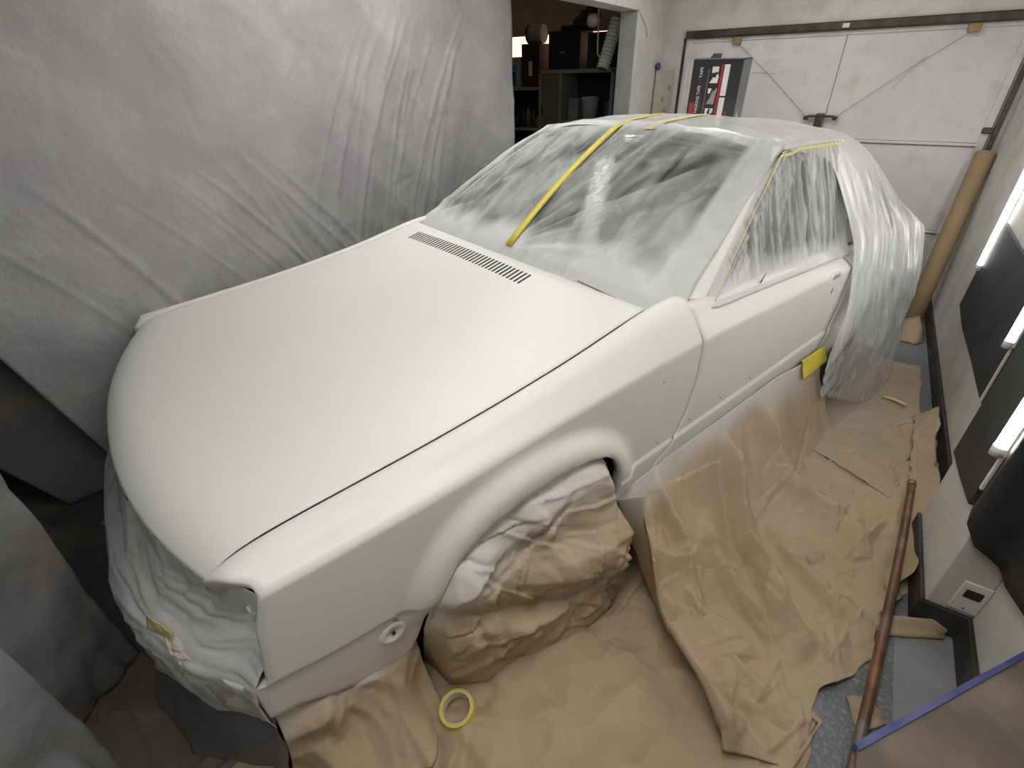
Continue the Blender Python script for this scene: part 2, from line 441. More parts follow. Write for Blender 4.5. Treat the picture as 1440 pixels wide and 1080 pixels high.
# black panels on the wall
def foam(name, pts_yz, x, lab, seed, thick=.014):
    """outline in the wall plane, built 14 mm thick"""
    bm = bmesh.new()
    vs = [bm.verts.new((x, y, z)) for y, z in pts_yz]
    f = bm.faces.new(vs)
    r = bmesh.ops.extrude_face_region(bm, geom=[f])
    for v in r['geom']:
        if isinstance(v, bmesh.types.BMVert): v.co.x -= thick
    bmesh.ops.bevel(bm, geom=list(bm.edges), offset=.002, segments=1, affect='EDGES')
    o = from_bm(name, bm, M_foam)
    return tag(o, lab, 'panel', 'black wall panels')
foam('wall_panel', [(3.385, .385), (3.375, .62), (3.29, .84), (2.9, .83), (2.30, .83), (2.30, .37), (2.7, .372), (3.1, .362)], XW, 'wide black panel between two tube lamps on right wall', 1)
foam('wall_panel', [(2.272, .37), (2.272, .9), (1.87, .9), (1.87, .40), (2.1, .372)], XW, 'narrow black panel beside the pilaster flank', 2)
foam('wall_panel', [(1.862, .385), (1.862, 1.05), (1.535, 1.05), (1.535, .425), (1.7, .40)], .517, 'black panel on the pilaster face', 3)
# soft sheet hanging round the pilaster corner
n_u, n_v = 26, 20
U, V = np.meshgrid(np.linspace(0, 1, n_u), np.linspace(0, 1, n_v), indexing='ij')
path = [(.5, 1.475), (.495, 1.44), (.51, 1.428), (.56, 1.425), (.60, 1.42), (.605, 1.36), (.607, 1.2), (.607, .9), (.607, .5)]
tt = np.linspace(0, 1, len(path))
tt = np.array([0, .04, .08, .2, .3, .4, .6, .8, 1])
X = np.interp(U, tt, [p[0] for p in path]); Y = np.interp(U, tt, [p[1] for p in path])
zb = np.interp(U, [0, .05, .12, .3, .4, 1], [.45, .425, .375, .335, .33, .5])
Z = zb + V * (1.25 - zb)
fold = .012 * np.exp(-((V * .9 - .1 - U * .12) / .03) ** 2) * np.exp(-((U - .18) / .12) ** 2)
P = np.stack([X - fold * .6, Y - fold, Z], -1)
tag(grid('hanging_black_sheet', P, M_foam, None, .008), 'soft black sheet hanging over the pilaster corner above the socket', 'panel')
# socket
s = empty('wall_socket', (.595, 1.4515, .175))
box('face_plate', (-.032, -.008, -.062), (.035, 0, .055), M_white_plastic, s, .004)
box('socket_insert', (-.018, -.0105, -.002), (.022, -.007, .03), M_black, s, .002)
box('screw', (-.003, -.0095, -.05), (.003, -.008, -.044), M_steel, s, .001)
tag(s, 'white wall socket with a dark insert low on the pilaster', 'socket')

# ------------------------------------------------------------------ the car (local x = towards right wall, local y = rearwards from the nose)
CAR = (-1.494, .323, 0.0); CROT = -R(18.342)
car = empty('car', CAR, CROT)
tag(car, 'white primed coupe masked with film and paper for respraying', 'car')
def on_car(o):
    o.location = CAR; o.rotation_euler = (0, 0, CROT); return o

ZG = [(-.3, .705), (.208, .745), (.358, .757), (.533, .773), (.736, .797), (.975, .834), (1.27, .895), (1.37, .905), (1.5, .912)]
ZCR = [(0, .712), (.304, .716), (.535, .725), (.827, .752), (1.424, .785), (2.211, .782), (3.6, .775)]
ZL = [(0, .46), (.072, .452), (.22, .428), (.43, .418), (1.131, .42), (1.365, .43), (1.61, .445), (1.89, .461), (2.378, .494), (3.6, .50)]
ZB = [(.0, .335), (.103, .305), (.15, .27), (.244, .213), (.345, .192), (.37, .205), (.40, .28), (.43, .38), (.45, .445), (.50, .528), (.55, .562), (.60, .587), (.71, .612), (.80, .618), (.88, .614), (.934, .604), (1.0, .582), (1.04, .55), (1.065, .51), (1.082, .465), (1.0845, .30), (1.6, .29)]
BELT = [(1.4, .868), (1.83, .868), (2.44, .828), (3.6, .83)]
GAPZ = [(.25, 1.24), (.30, 1.255), (.37, 1.29), (.402, 1.352), (.436, 1.383), (.514, 1.422), (.645, 1.443), (.803, 1.430), (.887, 1.412), (.95, 1.40)]
def sf(x): return -.076 + .124 * (np.abs(x) / .69) ** 2.2        # front lip of the bonnet
def hood_z(s, x):
    dl = np.maximum(s - sf(x), 0)
    return ips(s, ZG, 7, .06) + .022 * (1 - (x / .7) ** 2) * sm(-.1, .5, s) - .045 * np.exp(-dl / .045)

# bonnet: a sheet with a turned-down lip; louvre slots are cut through its rear edge
xs = np.concatenate([np.linspace(-.696, .696, 121)])
SLOT_S0, SLOT_S1 = 1.137, 1.203
rowsA = np.concatenate([np.array([0, .004, .01, .02, .035, .055, .08, .11, .15]), np.linspace(.2, 1.0, 30)])
X, Q = np.meshgrid(xs, rowsA, indexing='ij')
S = sf(X) + (1.246 + .034 * (X / .7) ** 2 - sf(X)) * np.where(Q <= .15, Q / 1.3, Q / 1.3)
S = sf(X) + Q * (1.246 + .034 * (X / .7) ** 2 - sf(X))
Z = hood_z(S, X)
lip = np.stack([X[:, :1], S[:, :1] + .004, Z[:, :1] - .016], -1)
lip2 = np.stack([X[:, :1], S[:, :1] + .03, Z[:, :1] - .020], -1)
P = np.concatenate([lip2, lip, np.stack([X, S, Z], -1)], 1)
hood = grid('bonnet', P, M_paint, car, .004, offset=-1)
# louvre slots
nsl = 38
for k in range(nsl):
    xk = -.523 + (.79) * k / (nsl - 1)
    bm = bmesh.new()
    vs4 = []
    for dx, s_ in ((-.0042, SLOT_S0 + .004), (.0042, SLOT_S0 + .004), (.0042, SLOT_S1), (-.0042, SLOT_S1)):
        x_ = xk + dx + (s_ - 1.17) * (-.10)
        vs4.append((x_, s_, float(hood_z(np.array(s_), np.array(x_)))))
    top = [bm.verts.new((a, b, c + .0012)) for a, b, c in vs4]; bot = [bm.verts.new((a, b, c - .012)) for a, b, c in vs4]
    bm.faces.new(top); bm.faces.new(bot[::-1])
    for i in range(4): bm.faces.new((top[i], bot[i], bot[(i + 1) % 4], top[(i + 1) % 4]))
    from_bm('vent_slot', bm, M_gapdark, hood)

def side_w(z, s, zc, zl, z3, w3, step):
    """outer skin half-width at height z"""
    up = w3 + (.812 - w3) * np.clip((z3 - z) / np.maximum(z3 - zc, 1e-4), 0, 1)
    lo = .812 - .010 * np.clip((zc - z) / (zc - zl), 0, 1)
    be = .802 + step - .028 * np.clip((zl - z) / .24, 0, 1) ** 1.5
    wd = np.where(z > zc, up, np.where(z > zl, lo, be))
    return wd
def flare(s, z, cs, cz, a, b):
    p = 2.3
    rho = (np.abs((s - cs) / a) ** p + np.abs(np.maximum(z - cz, 0) / b) ** p) ** (1 / p)
    return .036 * (1 - sm(1.10, 1.28, rho)) * sm(.30, .46, z)

def side_panel(name, scol, top_pts, zbf, s_shift, step, mirror=1, parent=car, arch=None, m=None, thick=.004, front=False):
    """body side: rows run from the top edge over the shoulder and crease down to the lower edge"""
    S0 = np.asarray(scol); rows = []
    zc = ips(S0, ZCR, 5, .1); zl = ips(S0, ZL, 5, .04); zb = zbf(S0)
    z3 = None
    for (wv, dz) in top_pts(S0):
        rows.append((wv, dz))
    w3, z3 = rows[-1]
    def addz(zv):
        zv = np.maximum(zv, zb); rows.append((side_w(zv, S0, zc, zl, z3, w3, step(S0)), zv))
    for t in np.linspace(.2, .8, 4): addz(z3 + (zc + .006 - z3) * t)
    addz(zc + .005); addz(zc - .003); addz(zc - .014)
    for t in np.linspace(.08, .97, 18): addz((zc - .014) + (zl + .002 - zc + .014) * t)
    addz(zl + .0015); addz(zl - .003)
    for t in np.linspace(.1, 1, 10): addz((zl - .003) + (zb - zl + .003) * t)
    W_ = np.stack([r[0] for r in rows], 1); Zz = np.stack([r[1] for r in rows], 1)
    Sg = np.repeat(S0[:, None], W_.shape[1], 1)
    Sg = s_shift(Sg, Zz, W_)
    if arch: W_ = W_ + flare(Sg, Zz, *arch)
    # returned edge
    We = W_[:, -1:] - .028; Ze = Zz[:, -1:] + .002
    W_ = np.concatenate([W_, W_[:, -1:] - .006, We], 1); Zz = np.concatenate([Zz, Zz[:, -1:] - .003, Ze], 1); Sg = np.concatenate([Sg, Sg[:, -1:], Sg[:, -1:]], 1)
    if front:      # returned front edge: a brow above the headlamp, an inward lip down the side
        tw = 1 - sm(.795, .812, W_[:1]) * (np.arange(W_.shape[1])[None] > 6)
        tw = np.where(np.arange(W_.shape[1])[None] < 13, tw, 0)
        W_ = np.concatenate([W_[:1] - .03 * (1 - tw), W_[:1] - .002, W_], 0)
        Zz = np.concatenate([Zz[:1] - .030 * tw, Zz[:1] - .004 * tw, Zz], 0)
        Sg = np.concatenate([Sg[:1] + .012, Sg[:1] - .003, Sg], 0)
    P = np.stack([W_ * mirror, Sg, Zz], -1)
    if mirror < 0: P = P[:, ::-1]
    return grid(name, P, m or M_paint, parent, thick, offset=-1)

def fender_top(S):
    zg = ips(S, ZG, 7, .06) - .030 * np.exp(-np.maximum(S - .05, 0) / .05)
    zc = ips(S, ZCR, 5, .1); rear = sm(1.25, 1.42, S)
    lift = np.maximum(zc + .012 - (zg - .019), 0)
    o = 0 * S
    return [(.706 + o, zg - .03), (.706 + o, zg - .004), (.709 + o, zg), (.722 + o, zg - .0005 + lift * .25), (.738 + o, zg - .003 + lift * .5), (.751 + o, zg - .009 + lift * .78), (.762 + o, zg - .019 + lift - .006 * rear)]
def fender_shift(S, Z, W_):
    j = np.arange(S.shape[1])[None, :] + 0 * S
    st_top = np.interp(W_, [.706, .715, .735, .756, .772, .785, .80, .812], [.05, .06, .073, .086, .107, .120, .127, .127])
    st_side = np.interp(Z, [.44, .452, .458, .62, .69, .72], [.05, .05, .076, .10, .122, .127])
    start = np.where(j < 13, st_top, st_side)
    S = S + (start - .046) * (1 - sm(0, .28, S - .046))
    g = np.interp(Z, *zip(*GAPZ)) - .003
    return S + (g - 1.415) * sm(1.09, 1.415, S)
scol = np.unique(np.concatenate([np.linspace(.046, .36, 22), [s for s, _ in ZB if .3 < s < 1.2], np.linspace(.37, .5, 16), np.linspace(.5, 1.03, 30), np.linspace(1.03, 1.09, 14), np.linspace(1.1, 1.415, 16)]))
zbf = lambda S: ip(S, ZB)
st_f = lambda S: np.where(S < .8, -.009, .006)
for mir in (1, -1):
    f_ = side_panel('front_wing', scol, fender_top, zbf, fender_shift, st_f, mir, car, (.77, .28, .335, .335), front=True)
    if mir == 1:
        wing = f_
# front valance corner that wraps below the headlamp
def valance(mir):
    path = [(.13, .793), (.085, .793), (.055, .787), (.03, .770), (.008, .74), (-.02, .69), (-.045, .62)]
    A = []
    for i, (s_, x_) in enumerate(path):
        k = i / (len(path) - 1)
        zt = .452 - .012 * k; z0 = .318 - .01 * math.sin(k * 3)
        nx, ny = (1, 0) if i < 2 else (.6, -.8)
        A.append([(mir * (x_ - .05 * nx), s_ - .05 * ny, zt - .012), (mir * (x_ - .012 * nx), s_ - .012 * ny, zt - .012), (mir * x_, s_, zt), (mir * (x_ + .002), s_, zt - .02), (mir * (x_ - .002), s_, .39), (mir * (x_ - .02 * nx), s_ - .02 * ny, z0), (mir * (x_ - .06 * nx), s_ - .06 * ny, z0)])
    A = np.array(A)
    # refine
    n = 28; u = np.linspace(0, 1, n); t = np.linspace(0, 1, len(path))
    B = np.stack([np.stack([np.interp(u, t, A[:, j, c]) for c in range(3)], -1) for j in range(A.shape[1])], 1)
    for _ in range(2): B[1:-1] = (B[:-2] + 2 * B[1:-1] + B[2:]) / 4
    if mir < 0: B = B[:, ::-1]
    grid('front_valance', B, M_paint, car, .003, offset=-1)
valance(1); valance(-1)

# door and rear quarter
def belt_top(S):
    z = ips(S, BELT, 5, .1)
    return [(.735 + 0 * S, z - .03), (.738 + 0 * S, z + .004), (.752 + 0 * S, z + .008), (.764 + 0 * S, z + .004), (.766 + 0 * S, z - .010), (.770 + 0 * S, z - .016)]
def door_shift(S, Z, W_):
    g = np.interp(Z, *zip(*GAPZ)) + .003
    r = ip(Z, [(.3, 2.40), (.45, 2.46), (.6, 2.50), (.8, 2.485), (.9, 2.44)]) - .003
    k = (S - 1.415) / (2.48 - 1.415)
    return g + (r - g) * k
zb_d = lambda S: .30 + 0 * S
st_d = lambda S: .006 + 0 * S
for mir in (1, -1):
    d_ = side_panel('door', np.linspace(1.415, 2.48, 46), belt_top, zb_d, door_shift, st_d, mir)
    if mir == 1: cdoor = d_
def q_shift(S, Z, W_):
    r = ip(Z, [(.3, 2.40), (.45, 2.46), (.6, 2.50), (.8, 2.485), (.9, 2.44)]) + .003
    k = (S - 2.48) / (3.33 - 2.48)
    return r + (3.33 - .05 * np.abs(Z - .6) - r) * k
QB = [(2.4, .29), (2.60, .29), (2.605, .42), (2.64, .50), (2.72, .57), (2.82, .605), (2.95, .615), (3.06, .60), (3.15, .55), (3.21, .47), (3.235, .40), (3.24, .30), (3.6, .33)]
qcol = np.unique(np.concatenate([np.linspace(2.48, 3.33, 40), [s for s, _ in QB if 2.5 < s < 3.3]]))
for mir in (1, -1):
    side_panel('quarter_panel', qcol, belt_top, lambda S: ip(S, QB), q_shift, st_d, mir, car, (2.92, .28, .335, .335))
# inner sill that fills behind the gap, tub and wheel wells
box('sill_inner', (.60, 1.16, .26), (.765, 2.6, .70), M_gapdark, car)
box('sill_inner', (-.765, 1.16, .26), (-.60, 2.6, .70), M_gapdark, car)
box('engine_bay', (-.60, .16, .30), (.60, 1.22, .66), M_gapdark, car)
for mir in (1, -1):
    box('gutter', (mir * .66 - .03, .14, .60), (mir * .66 + .045, 1.2, .665), M_gapdark, car)
box('floor_tub', (-.60, 1.25, .22), (.60, 3.25, .40), M_dark, car)
box('cowl', (-.69, 1.20, .70), (.69, 1.36, .868), M_paint, car, .01)
bm = bmesh.new(); box_bm(bm, (.40, 1.294, .884), (.57, 1.298, .8965), .001)
for v in bm.verts: v.co.z -= (v.co.x - .40) * .06
from_bm('cowl_slot', bm, M_card, car)
# nose panel and bumper under the film
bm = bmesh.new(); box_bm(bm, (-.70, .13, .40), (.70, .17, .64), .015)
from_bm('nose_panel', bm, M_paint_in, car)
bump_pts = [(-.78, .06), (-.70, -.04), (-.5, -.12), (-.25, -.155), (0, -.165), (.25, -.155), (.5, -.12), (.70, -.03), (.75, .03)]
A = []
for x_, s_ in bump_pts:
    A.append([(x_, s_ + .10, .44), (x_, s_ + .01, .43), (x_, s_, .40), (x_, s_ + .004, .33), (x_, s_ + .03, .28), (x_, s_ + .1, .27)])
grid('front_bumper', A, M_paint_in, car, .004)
# wheel wells and wheels
def wheel(x, s_, mir, pull):
    wh = empty('wheel'); wh.parent = car; wh.location = (x, s_, .285)
    bm = bmesh.new()
    prof = [(.17, -.08), (.25, -.085), (.275, -.075), (.285, -.055), (.285, .055), (.275, .075), (.25, .085), (.17, .08)]
    rings = []
    for r, t in prof:
        rings.append([bm.verts.new((t, r * math.cos(k * math.pi / 18), r * math.sin(k * math.pi / 18))) for k in range(36)])
    for a, b in zip(rings, rings[1:] + rings[:1]):
        for k in range(36): bm.faces.new((a[k], a[(k + 1) % 36], b[(k + 1) % 36], b[k]))
    from_bm('tyre', bm, M_rubber, wh, True)
    bm = bmesh.new()
    cyl_bm(bm, (-.06, 0, 0), (.06, 0, 0), .172, 36)
    cyl_bm(bm, (.05 * mir, 0, 0), (.075 * mir, 0, 0), .06, 18)
    from_bm('rim', bm, M_steel, wh)
for x, s_ in ((.66, .765), (-.66, .765), (.66, 2.92), (-.66, 2.92)):
    wheel(x, s_, 1 if x > 0 else -1, 0)
def well(s_, mir):
    A = []
    for k in range(19):
        a = math.pi * (k / 18) - .12 + .24 * (k / 18) * 0
        c, sn = math.cos(a), math.sin(a)
        A.append([(mir * .52, s_ + .355 * c, .28 + .345 * sn), (mir * .775, s_ + .355 * c, .28 + .345 * sn)])
    grid('wheel_well', A, M_gapdark, car, .004)
for s_ in (.77, 2.92):
    well(s_, 1); well(s_, -1)

# greenhouse
ROOFZ = [(1.9, 1.282), (2.0, 1.285), (2.3, 1.293), (2.55, 1.283), (2.8, 1.242), (3.0, 1.17), (3.15, 1.08), (3.26, .98), (3.34, .87)]
HW = [(1.9, .555), (2.3, .575), (2.6, .575), (3.0, .57), (3.34, .60)]
def screen(x, b, off=0.0):
    """windscreen: x -1..1 across, b 0..1 up"""
    x = np.asarray(x, float); b = np.asarray(b, float)
    bow = 1 - x * x
    X = (.695 + (.56 - .695) * b) * x
    Sx = (1.345 - .025 * bow) + (2.0 - .03 * bow - 1.345 + .025 * bow) * b
    Zx = (.893 + .012 * bow) + (1.252 + .03 * bow - .893 - .012 * bow) * b + .022 * np.sin(np.clip(b, 0, 1) * math.pi) * 1.0
    return np.stack([X, Sx - .48 * off, Zx + .87 * off], -1)
def roof(s, x, off=0.0):
    s = np.asarray(s, float); x = np.asarray(x, float)
    zt = ips(s, ROOFZ, 7, .08); hw = ip(s, HW)
    return np.stack([hw * x, s + 0 * x, zt - .034 * np.abs(x) ** 2.6 + off], -1)
U, V = np.meshgrid(np.linspace(-1, 1, 25), np.linspace(0, 1, 13), indexing='ij')
grid('windscreen', screen(U, V), M_glass, car, .005, offset=-1)
U, V = np.meshgrid(np.linspace(-1, 1, 25), np.linspace(2.0, 3.33, 40), indexing='ij')
grid('roof_panel', roof(V, U), M_paint, car, .004, offset=-1, mask=(V[:-1, :-1] < 2.62) | (V[:-1, :-1] > 3.18) | (np.abs(U[:-1, :-1] + .04) > .8))
mk = (V[:-1, :-1] > 2.58) & (V[:-1, :-1] < 3.22) & (np.abs(U[:-1, :-1] + .04) < .9)
grid('rear_window', roof(V, U, -.008), M_glass, car, .004, offset=-1, mask=mk)
box('tail_panel', (-.70, 3.26, .35), (.70, 3.32, .86), M_paint, car, .02)
for mir in (1, -1):
    # pillar from bonnet corner to roof
    A = []
    for k in range(12):
        b = k / 11
        p = screen(.965, b); q = np.array([.748 + (.592 - .748) * b, 1.55 + (2.09 - 1.55) * b - .03 * b * (1 - b), .872 + (1.250 - .872) * b])
        p = np.array(p); o1 = np.array([.012, -.004, .006])
        A.append([(mir * v[0], v[1], v[2]) for v in (p + [0, 0, .001], (p * .6 + q * .4) + o1, (p * .2 + q * .8) + o1 * .9, q, q + [-.04, .01, -.01], p + [-.03, .03, -.03], p + [0, 0, .001])])
    grid('windscreen_pillar', A if mir == 1 else [r[::-1] for r in A], M_paint, car)
    # cant rail, centre pillar
    A = []
    for k in range(14):
        s_ = 1.98 + k / 13 * .62
        hw = float(ip(s_, HW)); zt = float(ips(np.array(s_), ROOFZ, 7, .08))
        A.append([(mir * a, s_, b) for a, b in ((hw, zt - .034), (hw + .018, zt - .045), (hw + .018, zt - .06), (hw - .02, zt - .06), (hw - .02, zt - .04), (hw, zt - .034))])
    grid('cant_rail', A if mir == 1 else [r[::-1] for r in A], M_paint, car)
    A = []
    for k in range(8):
        b = k / 7
        x0 = .742 + (.592 - .742) * b; z0 = .85 + (1.235 - .85) * b; s0 = 2.47 - .03 * b
        A.append([(mir * x0, s0, z0), (mir * x0, s0 + .13, z0), (mir * (x0 - .03), s0 + .13, z0), (mir * (x0 - .03), s0, z0), (mir * x0, s0, z0)])
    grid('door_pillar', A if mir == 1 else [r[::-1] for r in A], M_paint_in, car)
    A = []
    for k in range(10):
        b = k / 9
        x0 = .738 + (.582 - .738) * b; z0 = .87 + (1.238 - .87) * b
        sa = 1.57 + (2.10 - 1.57) * b
        A.append([(mir * x0, sa + (2.47 - .03 * b - sa) * t, z0 - .03 * t * (1 - b)) for t in np.linspace(0, 1, 8)])
    grid('door_glass', A, M_glass, car, .004)
    A = []
    for k in range(6):
        b = k / 5
        A.append([(mir * (.742 + (.592 - .742) * b), 2.6 + t * (.62 - .36 * b), .83 + (1.22 - .83) * b - t * .10 * b) for t in np.linspace(0, 1, 6)])
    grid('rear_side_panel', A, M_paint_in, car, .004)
for mir in (1, -1):
    bm = bmesh.new(); box_bm(bm, (mir * .735 - .04, 1.36, .80), (mir * .735 + .022, 1.58, .884), .012); from_bm('pillar_base', bm, M_paint, car, True)
# cabin
bm = bmesh.new(); box_bm(bm, (-.64, 1.36, .62), (.64, 1.62, .86), .04)
from_bm('dashboard', bm, M_dash, car)
for x in (-.34, .34):
    seat = empty('seat'); seat.parent = car; seat.location = (x, 2.18, .40)
    bm = bmesh.new(); box_bm(bm, (-.22, -.25, .0), (.22, .25, .15), .05); from_bm('cushion', bm, M_seat, seat, True)
    bm = bmesh.new(); r = box_bm(bm, (-.22, .16, .1), (.22, .30, .62), .05)
    bmesh.ops.rotate(bm, verts=bm.verts, cent=(0, .2, .1), matrix=Matrix.Rotation(R(-16), 3, 'X')); from_bm('backrest', bm, M_seat, seat, True)
    bm = bmesh.new(); box_bm(bm, (-.12, .34, .62), (.12, .43, .78), .03); from_bm('headrest', bm, M_seat, seat, True)
bm = bmesh.new()
for k in range(28):
    a, b = k * math.pi / 14, (k + 1) * math.pi / 14
    cyl_bm(bm, (.34 + .18 * math.cos(a), 1.66 + .05 * math.sin(a), .84 + .17 * math.sin(a)), (.34 + .18 * math.cos(b), 1.66 + .05 * math.sin(b), .84 + .17 * math.sin(b)), .013, 8)
cyl_bm(bm, (.34, 1.55, .80), (.34, 1.655, .84), .03, 10); cyl_bm(bm, (.17, 1.66, .84), (.51, 1.66, .84), .012, 8)
from_bm('steering_wheel', bm, M_black, car, True)

# trim on the near side: fixing holes, repeater hole, lamp plate, handle
for s_, z_ in ((1.157, .452), (1.289, .458), (1.459, .472), (1.64, .486), (1.833, .492)):
    bm = bmesh.new(); cyl_bm(bm, (.800, s_, z_), (.8105, s_, z_), .0032, 10)
    from_bm('trim_hole', bm, M_paint_in, wing if s_ < 1.4 else cdoor)
def ring(name, s_, z_, x_, ra, rb, th, m, parent):
    bm = bmesh.new(); n = 28; rr = []
    for q, (k, dx) in enumerate(((1, 0), (.93, th), (.55, th), (.48, th * .4), (.0, th * .3))):
        rr.append([bm.verts.new((x_ + dx, s_ + ra * k * math.cos(i * 2 * math.pi / n) + 1e-5 * i, z_ + rb * k * math.sin(i * 2 * math.pi / n))) for i in range(n)])
    for a, b in zip(rr, rr[1:]):
        for i in range(n): bm.faces.new((a[i], a[(i + 1) % n], b[(i + 1) % n], b[i]))
    bmesh.ops.remove_doubles(bm, verts=bm.verts, dist=4e-4)
    return from_bm(name, bm, m, parent, True)
lp = ring('side_lamp_plate', .334, .355, .7925, .036, .036, .006, M_paint, wing)
bm = bmesh.new(); cyl_bm(bm, (.792, .334, .355), (.7985, .334, .355), .005, 12); from_bm('lamp_hole', bm, M_gapdark, lp)
ring('repeater_hole', 1.26, .705, .8115, .012, .016, .002, M_paint, wing)
bm = bmesh.new(); cyl_bm(bm, (.808, 1.26, .705), (.8142, 1.26, .705), .004, 12); from_bm('repeater_slot', bm, M_paint_in, wing)
hd = box('door_handle', (.795, 2.285, .745), (.817, 2.385, .79), M_paint, cdoor, .008)
box('handle_pocket', (.811, 2.31, .765), (.819, 2.37, .785), M_paint_in, hd, .003)
box('key_slot', (.807, 2.345, .70), (.8145, 2.352, .725), M_gapdark, cdoor, .001)

# ------------------------------------------------------------------ masking film on the car
def wrinkle_dir(x, y, ang, fa, fb, seed):
    u = x * math.cos(ang) + y * math.sin(ang); v = -x * math.sin(ang) + y * math.cos(ang)
    return 1 - np.abs(vn(u * fa, v * fb, seed)) * 2
# windscreen, far sheet
U, V = np.meshgrid(np.linspace(-1.05, -.03, 70), np.linspace(-.05, 1.03, 80), indexing='ij')
ra = np.hypot((U + .62) * .62, (V - 1.0) * .75); an = np.arctan2(V - 1.0, U + .62)
wr = .5 * (1 - np.abs(vn(an * 5.5, ra * 1.5, 3)) * 2) * sm(.05, .2, ra) * np.exp(-ra / .45) + .8 * wrinkle_dir(U, V, .5, 1.5, 7, 4) * (1 - sm(.1, .45, V)) + .5 * vn(U * 4, V * 4, 5)
off = .014 + .009 * wr * sm(0, .12, V) * (1 - sm(.93, 1.02, V)) + .012 * np.clip(-V, 0, 1)
dens = .72 * (1 - sm(.02, .18, V + .04 * vn(U * 9, V * 3, 8))) + .22 * sm(.86, 1.0, V) + .18 * sm(-.85, -1.0, U) * 0 + .3 * (1 - sm(-1.05, -.93, U)) + .12 * np.clip(wr, -1, 1) + .12 * sm(-.55, -.1, U) * (1 - sm(.3, .8, V))
P = screen(U, V, off); P[..., 2] -= np.where(V < 0, -V * .25, 0)
f1 = on_car(grid('windscreen_film', P, M_film_wind, None, .0008, {'dens': dens}))
tag(f1, 'translucent masking film over the driver-far half of the windscreen', 'masking film', 'windscreen film sheets')
f1['label'] = 'translucent masking film sheet on the windscreen half beside the dust sheet'
# windscreen, near sheet, wraps the pillar
U, V = np.meshgrid(np.linspace(-.06, 1.10, 90), np.linspace(-.06, 1.03, 90), indexing='ij')
ra = np.hypot((U - .95) * .62, (V - .9) * .75); an = np.arctan2(V - .9, U - .95)
rb = np.hypot((U + .05) * .62, (V + .02) * .75); ab = np.arctan2(V + .02, U + .05)
wr = .8 * (1 - np.abs(vn(an * 7, ra * 1.2, 13)) * 2) * sm(.1, .25, ra) * np.exp(-ra / .35) + 1.0 * (1 - np.abs(vn(ab * 9, rb * 1.5, 14)) * 2) * sm(.05, .2, rb) * np.exp(-rb / .6) + .8 * wrinkle_dir(U, V, 2.3, 2, 8, 15) * (1 - sm(.1, .4, V)) * sm(.3, .8, U)
pull = .016 * np.exp(-((U - .30 - .12 * V) / .05) ** 2) * sm(.1, .5, V) * (1 - sm(.8, 1, V))
off = .016 + .011 * wr * sm(0, .1, V) * (1 - sm(.93, 1.02, V)) + pull + .012 * np.clip(-V, 0, 1)
dens = .72 * (1 - sm(.03, .22, V + .05 * vn(U * 9, V * 3, 18))) + .22 * sm(.88, 1.0, V) + .40 * sm(.93, 1.0, U) + .22 * np.clip(wr, -1.2, 1.4) + .20 * sm(.45, .8, U) * (1 - sm(.25, .6, V)) + .10 * sm(.04, .0, np.abs(U - .30 - .12 * V))
P = screen(np.minimum(U, 1.0), V, off)
ov = np.clip(U - 1.0, 0, 1)
P[..., 0] += ov * .42 * .9; P[..., 1] += ov * 1.0; P[..., 2] += -ov * .25 + .004
P[..., 2] -= np.where(V < 0, -V * .3, 0)
f2 = on_car(grid('windscreen_film', P, M_film_wind, None, .0008, {'dens': dens}))
tag(f2, 'wrinkled translucent masking film sheet on the windscreen half beside the door, wrapping the pillar', 'masking film', 'windscreen film sheets')
# side window film, pleated
U, V = np.meshgrid(np.linspace(0, 1, 150), np.linspace(-.05, 1.0, 60), indexing='ij')
b = np.clip(V, 0, 1)
x0 = .742 + (.594 - .742) * V; z0 = .872 + (1.243 - .872) * V - .03 * U * (1 - b)
sa = 1.505 + (2.035 - 1.505) * b - .03 * b * (1 - b); sb = 2.53 - .03 * b
Sx = sa + (sb - sa) * U
pl = (1 - np.abs(vn(U * 26 + V * 1.2, V * .7, 21)) * 2) * .6 + (1 - np.abs(vn(U * 11 - V * .8, V * .6, 22)) * 2)
offx = .005 + .009 * sm(0, .05, U) + .009 * sm(0, .06, U) * pl * sm(.02, .25, V) * (1 - sm(.93, 1, V) * .6) + .018 * (1 - sm(-.05, .06, V))
top_round = .03 * sm(.8, 1, V) * (1 - sm(0, .10, U))
P = np.stack([x0 + offx, Sx, z0 - top_round], -1)
dens = .9 * (1 - sm(.0, .07, U)) + .9 * (1 - sm(-.01, .06, V)) + .62 * (1 - sm(.02, .30 - .12 * U + .05 * vn(U * 6, U * 0, 23), V)) + .12 * np.clip(pl, -1, 1) + .1 * sm(.7, 1, U)
f3 = on_car(grid('side_window_film', P, M_film_side, None, .0008, {'dens': dens}))
tag(f3, 'pleated translucent masking film over the side window above the door', 'masking film')
# torn scrap of tape stuck in the window film
sc = on_car(ribbon('tape_scrap', [(.772, 1.80, .868), (.776, 1.80, .885), (.782, 1.80, .905)], (1, 0, .2), [.014, .010, .003], M_card))
tag(sc, 'small brown torn tape scrap on the side window film', 'tape')

